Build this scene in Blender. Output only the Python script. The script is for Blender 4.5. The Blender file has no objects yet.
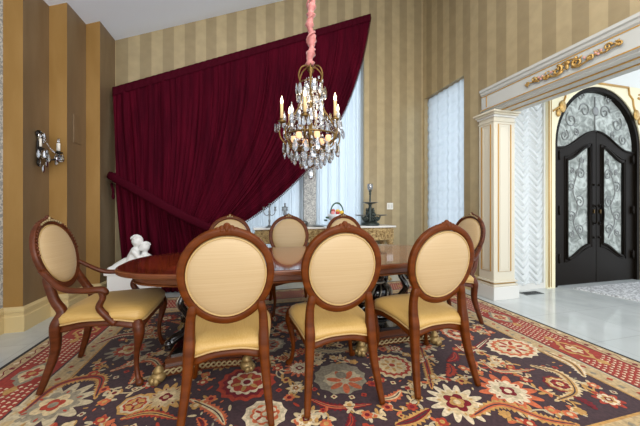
import bpy, math, random
from math import sin, cos, pi, sqrt, radians, atan2
from mathutils import Vector, Matrix

C = bpy.context.scene.collection
# ------------------------------------------------------------------ camera
YAW = radians(14.55); FPX = 285.0; EYE = 1.2
cam = bpy.data.cameras.new('camera'); camo = bpy.data.objects.new('camera', cam); C.objects.link(camo)
camo.location = (0, 0, EYE); camo.rotation_euler = (radians(90), 0, -YAW)
cam.sensor_width = 36; cam.lens = FPX / 640 * 36; cam.shift_y = -6 / 640; cam.clip_start = 0.05
bpy.context.scene.camera = camo
# ------------------------------------------------------------------ world, lights, exposure
w = bpy.data.worlds.new('daylight'); bpy.context.scene.world = w; w.use_nodes = True
bgn = w.node_tree.nodes['Background']; bgn.inputs[0].default_value = (0.86, 0.93, 1.0, 1); bgn.inputs[1].default_value = 0.92
vs = bpy.context.scene.view_settings
vs.view_transform = 'Standard'; vs.look = 'None'; vs.exposure = 0.92; vs.gamma = 1.0; vs.use_curve_mapping = False
cy = bpy.context.scene.cycles
cy.use_denoising = True; cy.max_bounces = 7; cy.transparent_max_bounces = 12; cy.caustics_reflective = False; cy.caustics_refractive = False
cy.sample_clamp_indirect = 4.0

def area(name, loc, target, sx, sy, power, col):
    l = bpy.data.lights.new(name, 'AREA'); l.shape = 'RECTANGLE'; l.size = sx; l.size_y = sy; l.energy = power; l.color = col
    o = bpy.data.objects.new(name, l); C.objects.link(o); o.location = loc
    o.rotation_euler = (Vector(target) - Vector(loc)).to_track_quat('-Z', 'Y').to_euler()
    return o
area('fill_light_behind', (0.5, -2.4, 1.8), (0.2, 3.4, 3.0), 3.4, 2.2, 72, (1.0, 0.95, 0.87))  # unseen fill added behind the camera, tilted up to brighten the ceiling too
area('fill_light_overhead', (0.9, 1.2, 4.3), (0.9, 1.9, 0), 2.4, 2.2, 46, (1.0, 0.94, 0.85))  # unseen overhead fill, added to raise the room's brightness
area('window_daylight_left', (-0.2, 5.6, 2.0), (-0.2, 4.6, 1.9), 2.6, 3.6, 20, (0.80, 0.90, 1.0))
area('window_daylight_right', (1.6, 5.6, 2.2), (1.6, 4.6, 2.1), 1.3, 4.0, 26, (0.80, 0.90, 1.0))
area('side_window_daylight', (4.05, 4.1, 1.7), (3.2, 4.1, 1.7), 1.2, 3.0, 12, (0.85, 0.92, 1.0))
area('foyer_light', (5.4, 0.6, 3.4), (5.2, 2.9, 1.0), 2.4, 1.6, 22, (0.95, 0.97, 1.0))
area('entrance_daylight', (5.35, 4.6, 1.8), (5.35, 3.2, 1.7), 2.0, 3.0, 44, (0.90, 0.94, 1.0))
area('foyer_window_daylight', (3.95, 4.15, 1.8), (3.95, 3.2, 1.7), 0.9, 3.0, 1.5, (0.88, 0.94, 1.0))

def floor_at(px, py, z=0.0):
    """a floor point that the photograph shows at a measured place"""
    d = (EYE - z) * FPX / (py - 207.0); c = (px - 320.0) / FPX
    return Vector((d * (sin(YAW) + c * cos(YAW)), d * (cos(YAW) - c * sin(YAW)), z))
# ------------------------------------------------------------------ materials
def lin(c):
    return tuple((v / 255 / 12.92) if v / 255 <= 0.04045 else ((v / 255 + 0.055) / 1.055) ** 2.4 for v in c)
MATS = {}
def mat(name, rgb, rough=0.5, metal=0.0, spec=0.5, coat=0.0, sheen=0.0, noise=None, bump=None, trans=0.0, emit=None, sheen_rough=0.4, aniso=0):
    m = bpy.data.materials.new(name); m.use_nodes = True; nt = m.node_tree; b = nt.nodes['Principled BSDF']
    base = lin(rgb)
    b.inputs['Base Color'].default_value = (*base, 1)
    b.inputs['Roughness'].default_value = rough; b.inputs['Metallic'].default_value = metal
    b.inputs['Specular IOR Level'].default_value = spec
    b.inputs['Coat Weight'].default_value = coat; b.inputs['Coat Roughness'].default_value = 0.05
    b.inputs['Sheen Weight'].default_value = sheen; b.inputs['Sheen Roughness'].default_value = sheen_rough
    b.inputs['Transmission Weight'].default_value = trans
    if emit: b.inputs['Emission Color'].default_value = (*emit[0], 1); b.inputs['Emission Strength'].default_value = emit[1]
    if noise:                                      # (second rgb, scale xyz, detail, low, high)
        rgb2, sc, det, lo, hi = noise
        tc = nt.nodes.new('ShaderNodeTexCoord'); mp = nt.nodes.new('ShaderNodeMapping'); mp.inputs['Scale'].default_value = sc
        n = nt.nodes.new('ShaderNodeTexNoise'); n.inputs['Detail'].default_value = det; n.inputs['Scale'].default_value = 1
        r = nt.nodes.new('ShaderNodeValToRGB'); r.color_ramp.elements[0].position = lo; r.color_ramp.elements[1].position = hi
        r.color_ramp.elements[0].color = (*base, 1); r.color_ramp.elements[1].color = (*lin(rgb2), 1)
        L = nt.links.new
        L(tc.outputs['Object'], mp.inputs[0]); L(mp.outputs[0], n.inputs[0]); L(n.outputs[0], r.inputs[0]); L(r.outputs[0], b.inputs['Base Color'])
    if bump:                                       # (scale xyz, strength, distance)
        sc, st, di = bump
        tc = nt.nodes.new('ShaderNodeTexCoord'); mp = nt.nodes.new('ShaderNodeMapping'); mp.inputs['Scale'].default_value = sc
        n = nt.nodes.new('ShaderNodeTexNoise'); n.inputs['Scale'].default_value = 1; n.inputs['Detail'].default_value = 3
        bp = nt.nodes.new('ShaderNodeBump'); bp.inputs['Strength'].default_value = st; bp.inputs['Distance'].default_value = di
        L = nt.links.new
        L(tc.outputs['Object'], mp.inputs[0]); L(mp.outputs[0], n.inputs[0]); L(n.outputs[0], bp.inputs['Height']); L(bp.outputs[0], b.inputs['Normal'])
    MATS[name] = m
    return m

WOOD = mat('chair_mahogany', (80, 34, 3), 0.4, spec=.15, coat=0.04, noise=((102, 48, 9), (6, 6, 30), 4, 0.35, 0.7))
WOODD = mat('carved_dark_mahogany', (72, 31, 8), 0.42, spec=.25, coat=0.08, noise=((94, 44, 18), (8, 8, 30), 4, 0.35, 0.7))
GILTWOOD = mat('gilt_highlights', (156, 136, 98), 0.4, metal=0.4)
PAD = mat('cream_gold_satin', (178, 150, 108), 0.5, sheen=0.1, noise=((186, 159, 120), (2, 2, 260), 2, 0.3, 0.7), bump=((500, 500, 500), 0.12, 0.001))
SEATF = mat('golden_satin', (180, 142, 74), 0.45, sheen=0.1, noise=((190, 154, 90), (240, 2, 240), 2, 0.3, 0.7), bump=((400, 400, 400), 0.12, 0.001))
PIPE = mat('satin_piping', (180, 148, 96), 0.5)
TOPW = mat('table_mahogany', (112, 42, 16), 0.1, coat=0.8, noise=((138, 58, 24), (2, 22, 2), 5, 0.3, 0.75))
TOPB = mat('table_crossband', (84, 34, 12), 0.1, coat=0.8, noise=((108, 48, 20), (30, 5, 2), 5, 0.3, 0.75))
APRON = mat('table_edge_wood', (96, 48, 22), 0.3, spec=.35, coat=0.15, noise=((120, 66, 34), (8, 8, 40), 5, 0.3, 0.75))
EBONY = mat('black_lacquer', (22, 17, 15), 0.18, coat=0.6)
PEDW = mat('plinth_wood', (84, 42, 20), 0.22, coat=0.5)
SILVERED = mat('silvered_carving', (150, 142, 128), 0.35, metal=0.8)
CLAW = mat('dull_gilt_claw', (150, 124, 78), 0.42, metal=0.5)
GOLD = mat('gold_leaf', (176, 136, 72), 0.4, metal=0.65, noise=((206, 172, 108), (30, 30, 30), 4, 0.35, 0.7))
CARV = mat('pale_carved_gilt', (206, 178, 124), 0.5, metal=0.25, noise=((130, 100, 56), (38, 38, 38), 4, 0.4, 0.66))
GOLDP = mat('gold_paint_line', (190, 146, 72), 0.45, metal=0.35)
CREAM = mat('cream_painted_molding', (208, 200, 180), 0.42)
CREAMG = mat('baseboard_cream', (204, 182, 134), 0.4)
GREYP = mat('grey_white_painted_frieze', (188, 189, 184), 0.45)
WHITEP = mat('white_painted_molding', (212, 210, 204), 0.42)
CEIL = mat('ceiling_white', (238, 244, 255), 0.85)
BRASS = mat('antique_brass', (120, 94, 52), 0.35, metal=0.85)
IRON = mat('dark_bronze_iron', (22, 16, 10), 0.5, spec=0.12)
IRONG = mat('grey_wrought_iron', (138, 140, 138), 0.6)
BLACKM = mat('black_sconce_metal', (28, 24, 22), 0.35, metal=0.5)
PINK = mat('pink_silk', (166, 96, 92), 0.5, sheen=0.4, noise=((192, 122, 116), (14, 14, 40), 3, 0.3, 0.7))
CANDLE = mat('ivory_candle_sleeve', (232, 196, 140), 0.5)
CANDLEW = mat('white_candle_sleeve', (232, 226, 214), 0.5)
BULB = mat('flame_bulb', (255, 236, 200), 0.3, emit=((1, 0.8, 0.5), 6))
BULBOFF = mat('amber_glass_cup', (236, 176, 130), 0.15, emit=((1, 0.55, 0.28), 0.6))
MARBLEW = mat('white_marble_top', (232, 230, 224), 0.15, noise=((206, 206, 204), (5, 5, 5), 6, 0.45, 0.65))
PLASTER = mat('white_plaster', (236, 236, 234), 0.55)
SILVER = mat('tarnished_silver', (120, 122, 122), 0.3, metal=0.9)
VERDI = mat('dark_bronze_verdigris', (62, 70, 66), 0.4, metal=0.6)
PORC = mat('white_porcelain', (232, 234, 238), 0.15, coat=0.5)
PLASTIC = mat('white_plastic', (232, 230, 222), 0.4)
VENTM = mat('grey_vent_metal', (96, 100, 100), 0.4, metal=0.4)
BLACKH = mat('vent_slot_black', (20, 20, 20), 0.8)
FR_RED = mat('fruit_red', (200, 74, 62), 0.35); FR_YEL = mat('fruit_yellow', (232, 196, 66), 0.35)
FR_PNK = mat('fruit_pink', (232, 150, 150), 0.4); FR_GRN = mat('leaf_green', (50, 84, 60), 0.5)
ROSEP = mat('rose_pink_paint', (206, 150, 140), 0.5)
MATM = mat('grey_mottled_mat', (150, 150, 150), 0.9, noise=((214, 214, 214), (30, 50, 30), 5, 0.42, 0.58))
VELVET = mat('burgundy_velvet', (78, 8, 27), 0.85, spec=0.05, noise=((56, 5, 20), (9, 9, 1.2), 4, 0.35, 0.7))
VELVETB = mat('burgundy_velvet_band', (64, 7, 23), 0.8, spec=0.05, bump=((60, 60, 10), 0.4, 0.01))

def stripes():                                     # wallpaper: alternating gold and pale champagne stripes, by position
    out = []
    for ax in ('X', 'Y'):
        m = bpy.data.materials.new('striped_wallpaper_' + ax.lower()); m.use_nodes = True; nt = m.node_tree; b = nt.nodes['Principled BSDF']
        L = nt.links.new
        g = nt.nodes.new('ShaderNodeTexCoord'); s = nt.nodes.new('ShaderNodeSeparateXYZ'); L(g.outputs['Object'], s.inputs[0])
        def mth(op, a, bb=None):
            n = nt.nodes.new('ShaderNodeMath'); n.operation = op
            if isinstance(a, float): n.inputs[0].default_value = a
            else: L(a, n.inputs[0])
            if bb is not None:
                if isinstance(bb, float): n.inputs[1].default_value = bb
                else: L(bb, n.inputs[1])
            return n.outputs[0]
        t = mth('ADD', s.outputs[ax], 13.608 if ax == 'X' else 10.16)
        t = mth('DIVIDE', t, 0.296); fr = mth('FRACT', t)
        r = nt.nodes.new('ShaderNodeValToRGB'); r.color_ramp.interpolation = 'CONSTANT'; L(fr, r.inputs[0])
        e = r.color_ramp.elements; e[0].position = 0; e[0].color = (*lin((158, 141, 108)), 1); e[1].position = 0.5; e[1].color = (*lin((180, 162, 126)), 1)
        n = nt.nodes.new('ShaderNodeTexNoise'); n.inputs['Scale'].default_value = 9; n.inputs['Detail'].default_value = 6
        L(g.outputs['Object'], n.inputs[0])
        mx = nt.nodes.new('ShaderNodeMixRGB'); mx.blend_type = 'OVERLAY'; mx.inputs[0].default_value = 0.18; L(r.outputs[0], mx.inputs[1]); L(n.outputs[0], mx.inputs[2])
        L(mx.outputs[0], b.inputs['Base Color'])
        b.inputs['Roughness'].default_value = 0.42; b.inputs['Metallic'].default_value = 0.25
        out.append(m)
    return out
STRX, STRY = stripes()
GOLDW = mat('gold_metallic_wallpaper', (158, 120, 64), 0.45, metal=0.3, noise=((168, 130, 74), (8, 8, 2), 5, 0.35, 0.7))
DARKW = mat('darker_wallpaper', (128, 106, 78), 0.45, metal=0.3, noise=((138, 116, 88), (8, 8, 2), 5, 0.35, 0.7))  # darker tone of wallpaper for the pleat faces running in depth

def damask(name, c1, c2, scale, lo, hi):
    m = mat(name, c1, 0.6); nt = m.node_tree; b = nt.nodes['Principled BSDF']; L = nt.links.new
    g = nt.nodes.new('ShaderNodeTexCoord'); n = nt.nodes.new('ShaderNodeTexNoise'); n.inputs['Scale'].default_value = scale
    n.inputs['Detail'].default_value = 5; n.inputs['Distortion'].default_value = 1.6
    r = nt.nodes.new('ShaderNodeValToRGB'); r.color_ramp.elements[0].position = lo; r.color_ramp.elements[1].position = hi
    r.color_ramp.elements[0].color = (*lin(c1), 1); r.color_ramp.elements[1].color = (*lin(c2), 1)
    L(g.outputs['Object'], n.inputs[0]); L(n.outputs[0], r.inputs[0]); L(r.outputs[0], b.inputs['Base Color'])
    return m
DAMASK = damask('silver_damask', (150, 152, 152), (206, 206, 202), 26, 0.44, 0.56)

def floor_mat():
    m = mat('polished_marble_tiles', (206, 202, 194), 0.09, spec=0.55); nt = m.node_tree; b = nt.nodes['Principled BSDF']; L = nt.links.new
    g = nt.nodes.new('ShaderNodeTexCoord')
    br = nt.nodes.new('ShaderNodeTexBrick'); br.offset = 0; br.inputs['Scale'].default_value = 1.0
    br.inputs['Color1'].default_value = (*lin((194, 198, 196)), 1); br.inputs['Color2'].default_value = (*lin((188, 192, 190)), 1)
    br.inputs['Mortar'].default_value = (*lin((172, 175, 173)), 1); br.inputs['Mortar Size'].default_value = 0.003
    br.inputs['Brick Width'].default_value = 0.61; br.inputs['Row Height'].default_value = 0.61
    n = nt.nodes.new('ShaderNodeTexNoise'); n.inputs['Scale'].default_value = 2.2; n.inputs['Detail'].default_value = 8; n.inputs['Distortion'].default_value = 1.4
    mx = nt.nodes.new('ShaderNodeMixRGB'); mx.blend_type = 'OVERLAY'; mx.inputs[0].default_value = 0.22
    L(g.outputs['Object'], br.inputs[0]); L(g.outputs['Object'], n.inputs[0]); L(br.outputs[0], mx.inputs[1]); L(n.outputs[0], mx.inputs[2]); L(mx.outputs[0], b.inputs['Base Color'])
    return m
FLOORM = floor_mat()

def sheer(name, col, tr, transp):
    m = bpy.data.materials.new(name); m.use_nodes = True; nt = m.node_tree; L = nt.links.new
    for n in list(nt.nodes): nt.nodes.remove(n)
    o = nt.nodes.new('ShaderNodeOutputMaterial'); d = nt.nodes.new('ShaderNodeBsdfDiffuse'); t = nt.nodes.new('ShaderNodeBsdfTranslucent')
    p = nt.nodes.new('ShaderNodeBsdfTransparent'); a = nt.nodes.new('ShaderNodeMixShader'); c = nt.nodes.new('ShaderNodeMixShader')
    for q in (d, t): q.inputs[0].default_value = (*lin(col), 1)
    a.inputs[0].default_value = tr; c.inputs[0].default_value = transp
    L(d.outputs[0], a.inputs[1]); L(t.outputs[0], a.inputs[2]); L(a.outputs[0], c.inputs[1]); L(p.outputs[0], c.inputs[2]); L(c.outputs[0], o.inputs[0])
    return m
SHEER = sheer('white_sheer', (208, 217, 224), 0.6, 0.06)
BLIND = sheer('ruched_white_satin', (206, 209, 208), 0.12, 0.0)

def frosted():
    m = sheer('frosted_patterned_glass', (190, 192, 190), 0.65, 0.0); nt = m.node_tree; L = nt.links.new
    g = nt.nodes.new('ShaderNodeTexCoord'); n = nt.nodes.new('ShaderNodeTexNoise'); n.inputs['Scale'].default_value = 7
    n.inputs['Detail'].default_value = 6; n.inputs['Distortion'].default_value = 2.0
    r = nt.nodes.new('ShaderNodeValToRGB'); r.color_ramp.elements[0].position = .38; r.color_ramp.elements[1].position = .62
    r.color_ramp.elements[0].color = (*lin((150, 153, 149)), 1); r.color_ramp.elements[1].color = (*lin((200, 203, 199)), 1)
    L(g.outputs['Object'], n.inputs[0]); L(n.outputs[0], r.inputs[0])
    for q in nt.nodes:
        if q.type in ('BSDF_DIFFUSE', 'BSDF_TRANSLUCENT'): L(r.outputs[0], q.inputs[0])
    return m
FROST = frosted()

def clear(name, tint, gl):
    m = bpy.data.materials.new(name); m.use_nodes = True; nt = m.node_tree; L = nt.links.new
    for n in list(nt.nodes): nt.nodes.remove(n)
    o = nt.nodes.new('ShaderNodeOutputMaterial'); p = nt.nodes.new('ShaderNodeBsdfTransparent'); q = nt.nodes.new('ShaderNodeBsdfGlossy')
    q.inputs['Roughness'].default_value = 0.03; p.inputs[0].default_value = (*tint, 1)
    f = nt.nodes.new('ShaderNodeFresnel'); f.inputs[0].default_value = gl
    a = nt.nodes.new('ShaderNodeMixShader'); L(f.outputs[0], a.inputs[0]); L(p.outputs[0], a.inputs[1]); L(q.outputs[0], a.inputs[2]); L(a.outputs[0], o.inputs[0])
    return m
PANE = clear('window_glass', (0.95, 0.97, 0.98), 1.45)
CRYSTAL = bpy.data.materials.new('cut_crystal'); CRYSTAL.use_nodes = True
def _crystal():
    nt = CRYSTAL.node_tree; L = nt.links.new
    for n in list(nt.nodes): nt.nodes.remove(n)
    o = nt.nodes.new('ShaderNodeOutputMaterial'); gl = nt.nodes.new('ShaderNodeBsdfGlass'); gl.inputs['IOR'].default_value = 1.5; gl.inputs['Roughness'].default_value = 0.0
    q = nt.nodes.new('ShaderNodeBsdfGlossy'); q.inputs['Roughness'].default_value = 0.05; q.inputs[0].default_value = (.72, .74, .78, 1)
    d = nt.nodes.new('ShaderNodeBsdfTranslucent'); d.inputs[0].default_value = (.7, .73, .78, 1)
    a = nt.nodes.new('ShaderNodeMixShader'); a.inputs[0].default_value = 0.35; b = nt.nodes.new('ShaderNodeMixShader'); b.inputs[0].default_value = 0.12
    L(gl.outputs[0], a.inputs[1]); L(q.outputs[0], a.inputs[2]); L(a.outputs[0], b.inputs[1]); L(d.outputs[0], b.inputs[2]); L(b.outputs[0], o.inputs[0])
_crystal()

# ------------------------------------------------------------------ mesh helpers
class MB:
    def __init__(s): s.v = []; s.f = []; s.m = []; s.sm = []; s.mats = []
    def mi(s, m):
        if m not in s.mats: s.mats.append(m)
        return s.mats.index(m)
    def add(s, vs_, fs, m, smooth=True, M=None):
        o = len(s.v); k = s.mi(m)
        s.v += [tuple(M @ Vector(v)) if M is not None else tuple(v) for v in vs_]
        for f in fs: s.f.append([i + o for i in f]); s.m.append(k); s.sm.append(smooth)
        return s
    def box(s, x0, x1, y0, y1, z0, z1, m, M=None):
        v = [(x, y, z) for z in (z0, z1) for y in (y0, y1) for x in (x0, x1)]
        return s.add(v, [(0, 2, 3, 1), (4, 5, 7, 6), (0, 1, 5, 4), (2, 6, 7, 3), (0, 4, 6, 2), (1, 3, 7, 5)], m, False, M)
    def prism(s, poly, axis, a, b, m, M=None, smooth=False):
        """2-D polygon extruded along an axis: 'Y' takes (x,z), 'Z' takes (x,y), 'X' takes (y,z)"""
        def P(p, t): return (p[0], t, p[1]) if axis == 'Y' else ((p[0], p[1], t) if axis == 'Z' else (t, p[0], p[1]))
        n = len(poly); v = [P(p, a) for p in poly] + [P(p, b) for p in poly]
        f = [tuple(range(n)), tuple(range(2 * n - 1, n - 1, -1))] 
        s.add(v, f, m, False, M)
        return s.add(v, [(i, (i + 1) % n, n + (i + 1) % n, n + i) for i in range(n)], m, smooth, M)
    def lathe(s, prof, c, m, n=20, M=None, smooth=True, sx=1, sy=1):
        v = []; f = []
        for r, z in prof:
            for i in range(n):
                a = 2 * pi * i / n; v.append((c[0] + r * cos(a) * sx, c[1] + r * sin(a) * sy, c[2] + z))
        k = len(prof)
        for j in range(k - 1):
            for i in range(n):
                f.append((j * n + i, j * n + (i + 1) % n, (j + 1) * n + (i + 1) % n, (j + 1) * n + i))
        f.append(tuple(range(n - 1, -1, -1))); f.append(tuple((k - 1) * n + i for i in range(n)))
        return s.add(v, f, m, smooth, M)
    def ell(s, c, r, m, n=14, k=9, M=None, rot=None):
        if not hasattr(r, '__len__'): r = (r, r, r)
        v = []; f = []
        for j in range(k + 1):
            t = pi * j / k
            for i in range(n):
                a = 2 * pi * i / n; p = Vector((r[0] * sin(t) * cos(a), r[1] * sin(t) * sin(a), -r[2] * cos(t)))
                if rot is not None: p = rot @ p
                v.append(Vector(c) + p)
        for j in range(k):
            for i in range(n): f.append((j * n + i, j * n + (i + 1) % n, (j + 1) * n + (i + 1) % n, (j + 1) * n + i))
        return s.add(v, f, m, True, M)
    def tube(s, path, rad, m, n=8, closed=False, sc=(1, 1), up=None, M=None, smooth=True, ph=None, se=1.0):
        P = [Vector(p) for p in path]; N = len(P)
        if not hasattr(rad, '__len__'): rad = [rad] * N
        v = []; f = []
        ref = Vector(up) if up else None; prev = None
        for i, p in enumerate(P):
            if closed: t = P[(i + 1) % N] - P[i - 1]
            else: t = P[min(i + 1, N - 1)] - P[max(i - 1, 0)]
            t.normalize()
            if ref is not None: a = ref - ref.dot(t) * t
            elif prev is None:
                q = Vector((0, 0, 1)) if abs(t.z) < 0.9 else Vector((1, 0, 0)); a = q - q.dot(t) * t
            else: a = prev - prev.dot(t) * t
            if a.length < 1e-6: a = t.orthogonal()
            a.normalize(); prev = a; b = t.cross(a)
            for k in range(n):
                th = 2 * pi * (k + (0.5 if ph is None else ph)) / n
                ct, st = cos(th), sin(th); ct = math.copysign(abs(ct) ** se, ct); st = math.copysign(abs(st) ** se, st)
                v.append(p + rad[i] * (ct * sc[0] * a + st * sc[1] * b))
        E = N if closed else N - 1
        for i in range(E):
            for k in range(n):
                j = (i + 1) % N
                f.append((i * n + k, i * n + (k + 1) % n, j * n + (k + 1) % n, j * n + k))
        if not closed: f.append(tuple(range(n - 1, -1, -1))); f.append(tuple((N - 1) * n + k for k in range(n)))
        return s.add(v, f, m, smooth, M)
    def grid(s, fn, nu, nv, m, closeu=False, smooth=True, M=None):
        v = [fn(i / nu, j / nv) for j in range(nv + 1) for i in range(nu + 1)]
        f = [(j * (nu + 1) + i, j * (nu + 1) + i + 1, (j + 1) * (nu + 1) + i + 1, (j + 1) * (nu + 1) + i) for j in range(nv) for i in range(nu)]
        return s.add(v, f, m, smooth, M)
    def build(s, name, parent=None, bevel=0, loc=None, rz=0, kind=None, sub=0, solid=0, remesh=0):
        me = bpy.data.meshes.new(name); me.from_pydata(s.v, [], s.f)
        for m in s.mats: me.materials.append(m)
        me.polygons.foreach_set('material_index', s.m); me.polygons.foreach_set('use_smooth', s.sm); me.update()
        o = bpy.data.objects.new(name, me); C.objects.link(o)
        if parent: o.parent = parent
        if loc is not None: o.location = loc
        o.rotation_euler[2] = rz
        if kind: o['kind'] = kind
        if remesh:
            r = o.modifiers.new('r', 'REMESH'); r.mode = 'VOXEL'; r.voxel_size = remesh; r.use_smooth_shade = True
            q = o.modifiers.new('s', 'SMOOTH'); q.iterations = 4
        if solid: q = o.modifiers.new('t', 'SOLIDIFY'); q.thickness = solid
        if bevel: b = o.modifiers.new('b', 'BEVEL'); b.width = bevel; b.segments = 2; b.limit_method = 'ANGLE'; b.angle_limit = radians(35)
        if sub: q = o.modifiers.new('s', 'SUBSURF'); q.levels = sub; q.render_levels = sub
        return o
def empty(name, loc=(0, 0, 0), rz=0):
    o = bpy.data.objects.new(name, None); C.objects.link(o); o.location = loc; o.rotation_euler[2] = rz; o.empty_display_size = .1
    return o
def tag(o, label, cat=None, group=None):
    o['label'] = label
    if cat: o['category'] = cat
    if group: o['group'] = group
    return o
def copy_tree(o, parent=None):
    c = o.copy(); C.objects.link(c)
    if parent: c.parent = parent
    for ch in list(o.children): copy_tree(ch, c)
    return c
def bez(p0, p1, p2, t):
    return (1 - t) ** 2 * Vector(p0) + 2 * t * (1 - t) * Vector(p1) + t * t * Vector(p2)
def spline(pts, k=6):                                # Catmull-Rom
    P = [Vector(p) for p in pts]; P = [2 * P[0] - P[1]] + P + [2 * P[-1] - P[-2]]; out = []
    for i in range(1, len(P) - 2):
        for j in range(k):
            t = j / k; a, b, c, d = P[i - 1:i + 3]
            out.append(0.5 * ((2 * b) + (c - a) * t + (2 * a - 5 * b + 4 * c - d) * t * t + (3 * b - a - 3 * c + d) * t ** 3))
    out.append(P[-2]); return out
def lerpr(r, n):                                     # radii resampled to n points
    out = []
    for i in range(n):
        t = i / (n - 1) * (len(r) - 1); k = min(int(t), len(r) - 2); out.append(r[k] + (r[k + 1] - r[k]) * (t - k))
    return out

# ================================================================== the room
XL, XR, YB = -1.78, 3.15, 4.60
def cz(x): return 3.54 + 0.42 * (x - XL)
def wz(x): return cz(x) - 1.0                        # slanted window heads under the vault

MB().box(-2.6, 8.2, -2.4, 5.0, -0.1, 0, FLOORM).build('floor', kind='structure')
b = MB(); b.prism([(-2.6, cz(-2.6)), (XR + .3, cz(XR + .3)), (XR + .3, cz(XR + .3) + .15), (-2.6, cz(-2.6) + .15)], 'Y', -0.6, 5.0, CEIL); b.build('ceiling', kind='structure')
b = MB()
W = [(-1.5, 0.92), (1.125, 1.99)]
def bw(x0, x1, z0, z1a, z1b, za=None, m=STRX):
    b.prism([(x0, z0), (x1, z0), (x1, z1b), (x0, z1a)], 'Y', YB, YB + .2, m)
bw(-2.2, W[0][0], 0, cz(-2.2), cz(W[0][0]))
for x0, x1 in W:
    b.prism([(x0, 0), (x1, 0), (x1, .12), (x0, .12)], 'Y', YB, YB + .2, STRX)
    b.prism([(x0, wz(x0)), (x1, wz(x1)), (x1, cz(x1)), (x0, cz(x0))], 'Y', YB, YB + .2, STRX)
bw(W[0][1], W[1][0], 0, wz(W[0][1]), wz(W[1][0]), m=DAMASK)
bw(W[0][1], W[1][0], wz(W[1][0]) , cz(W[0][1]), cz(W[1][0]))
bw(W[1][1], XR + .3, 0, cz(W[1][1]), cz(XR + .3))
b.build('wall_back', kind='structure')
for i, (x0, x1) in enumerate(W):
    r = empty('window_%d' % (i + 1), ((x0 + x1) / 2, YB + .15, 0)); r['kind'] = 'structure'
    M = Matrix.Translation((-(x0 + x1) / 2, -(YB + .15), 0)); t = .05
    f = MB(); f.box(x0, x0 + t, YB + .12, YB + .18, .12, wz(x0), WHITEP, M); f.box(x1 - t, x1, YB + .12, YB + .18, .12, wz(x1), WHITEP, M)
    f.box(x0, x1, YB + .12, YB + .18, .12, .12 + t, WHITEP, M); f.prism([(x0, wz(x0) - t), (x1, wz(x1) - t), (x1, wz(x1)), (x0, wz(x0))], 'Y', YB + .12, YB + .18, WHITEP, M)
    f.build('window_frame', r)
    g = MB(); g.prism([(x0, .12), (x1, .12), (x1, wz(x1)), (x0, wz(x0))], 'Y', YB + .145, YB + .15, PANE, M); g.build('window_pane', r)
# sheer curtains in the two back windows
for i, (x0, x1) in enumerate(W):
    random.seed(i); ph = [random.uniform(0, 6.28) for _ in range(4)]
    def fn(u, v, x0=x0, x1=x1, ph=ph):
        x = x0 + .005 + (x1 - x0 - .01) * u; z = .13 + v * (wz(x) - .14)
        y = YB + .05 + .016 * sin(x * 62 + ph[0] + .4 * sin(z)) + .012 * sin(x * 27 + ph[1]) + .008 * sin(x * 101 + ph[2])
        return (x, y, z)
    o = MB().grid(fn, 260 if i == 0 else 110, 12, SHEER).build('sheer_curtain')
    tag(o, ['pale blue-white sheer curtain behind the candelabra and fringed curtain edge', 'pale blue-white sheer curtain right of the grey pier, behind the fruit bowl'][i], 'curtain')
# left wall, pleated in steps
pl = [(XL, 4.6), (XL, 4.17), (-1.93, 4.17), (-1.93, 3.78), (-2.095, 3.78), (-2.095, 3.40), (-2.25, 3.40), (-2.25, -0.5)]
lm = [DARKW, GOLDW, DARKW, GOLDW, DARKW, GOLDW, DAMASK]  # faces running in depth take the darker tone, stepped faces the gold
b = MB()
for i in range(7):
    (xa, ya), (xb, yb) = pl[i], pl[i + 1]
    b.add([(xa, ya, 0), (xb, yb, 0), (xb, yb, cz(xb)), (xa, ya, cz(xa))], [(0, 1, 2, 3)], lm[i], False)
xo = -2.45
for (xa, ya), (xb, yb) in zip(pl[:-1], pl[1:]):      # solid core behind the pleats
    if ya != yb: b.add([(xa, ya, cz(xa)), (xb, yb, cz(xb)), (xo, yb, cz(xo)), (xo, ya, cz(xo))], [(0, 1, 2, 3)], GOLDW, False)
b.add([(xo, 4.6, 0), (xo, -.5, 0), (xo, -.5, cz(xo)), (xo, 4.6, cz(xo))], [(3, 2, 1, 0)], GOLDW, False)
b.build('wall_left', kind='structure')
# baseboards: profile (offset from wall, height)
BP = [(0, 0), (.028, 0), (.028, .145), (.018, .155), (.018, .185), (.030, .192), (.030, .215), (.012, .232), (0, .236)]
def baseboard(name, line, m=CREAMG, side=1):
    P = [Vector((x, y)) for x, y in line]; n = len(P); offs = []
    for i in range(n):
        ns = []
        if i > 0: d = (P[i] - P[i - 1]).normalized(); ns.append(Vector((d.y, -d.x)) * side)
        if i < n - 1: d = (P[i + 1] - P[i]).normalized(); ns.append(Vector((d.y, -d.x)) * side)
        o = ns[0] if len(ns) == 1 else (ns[0] + ns[1]) / (1 + ns[0].dot(ns[1]))
        offs.append(o)
    v = []; f = []; k = len(BP)
    for i in range(n):
        for a, z in BP: q = P[i] + offs[i] * a; v.append((q.x, q.y, z))
    for i in range(n - 1):
        for j in range(k - 1): f.append((i * k + j, (i + 1) * k + j, (i + 1) * k + j + 1, i * k + j + 1))
    mb = MB().add(v, f, m, False)
    return mb.build(name, kind='structure')
baseboard('baseboard_left', [(x, y) for x, y in pl][::1], side=-1)
baseboard('baseboard_back', [(XL + .0, YB), (W[0][0] , YB), (XR, YB)], side=1)
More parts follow.
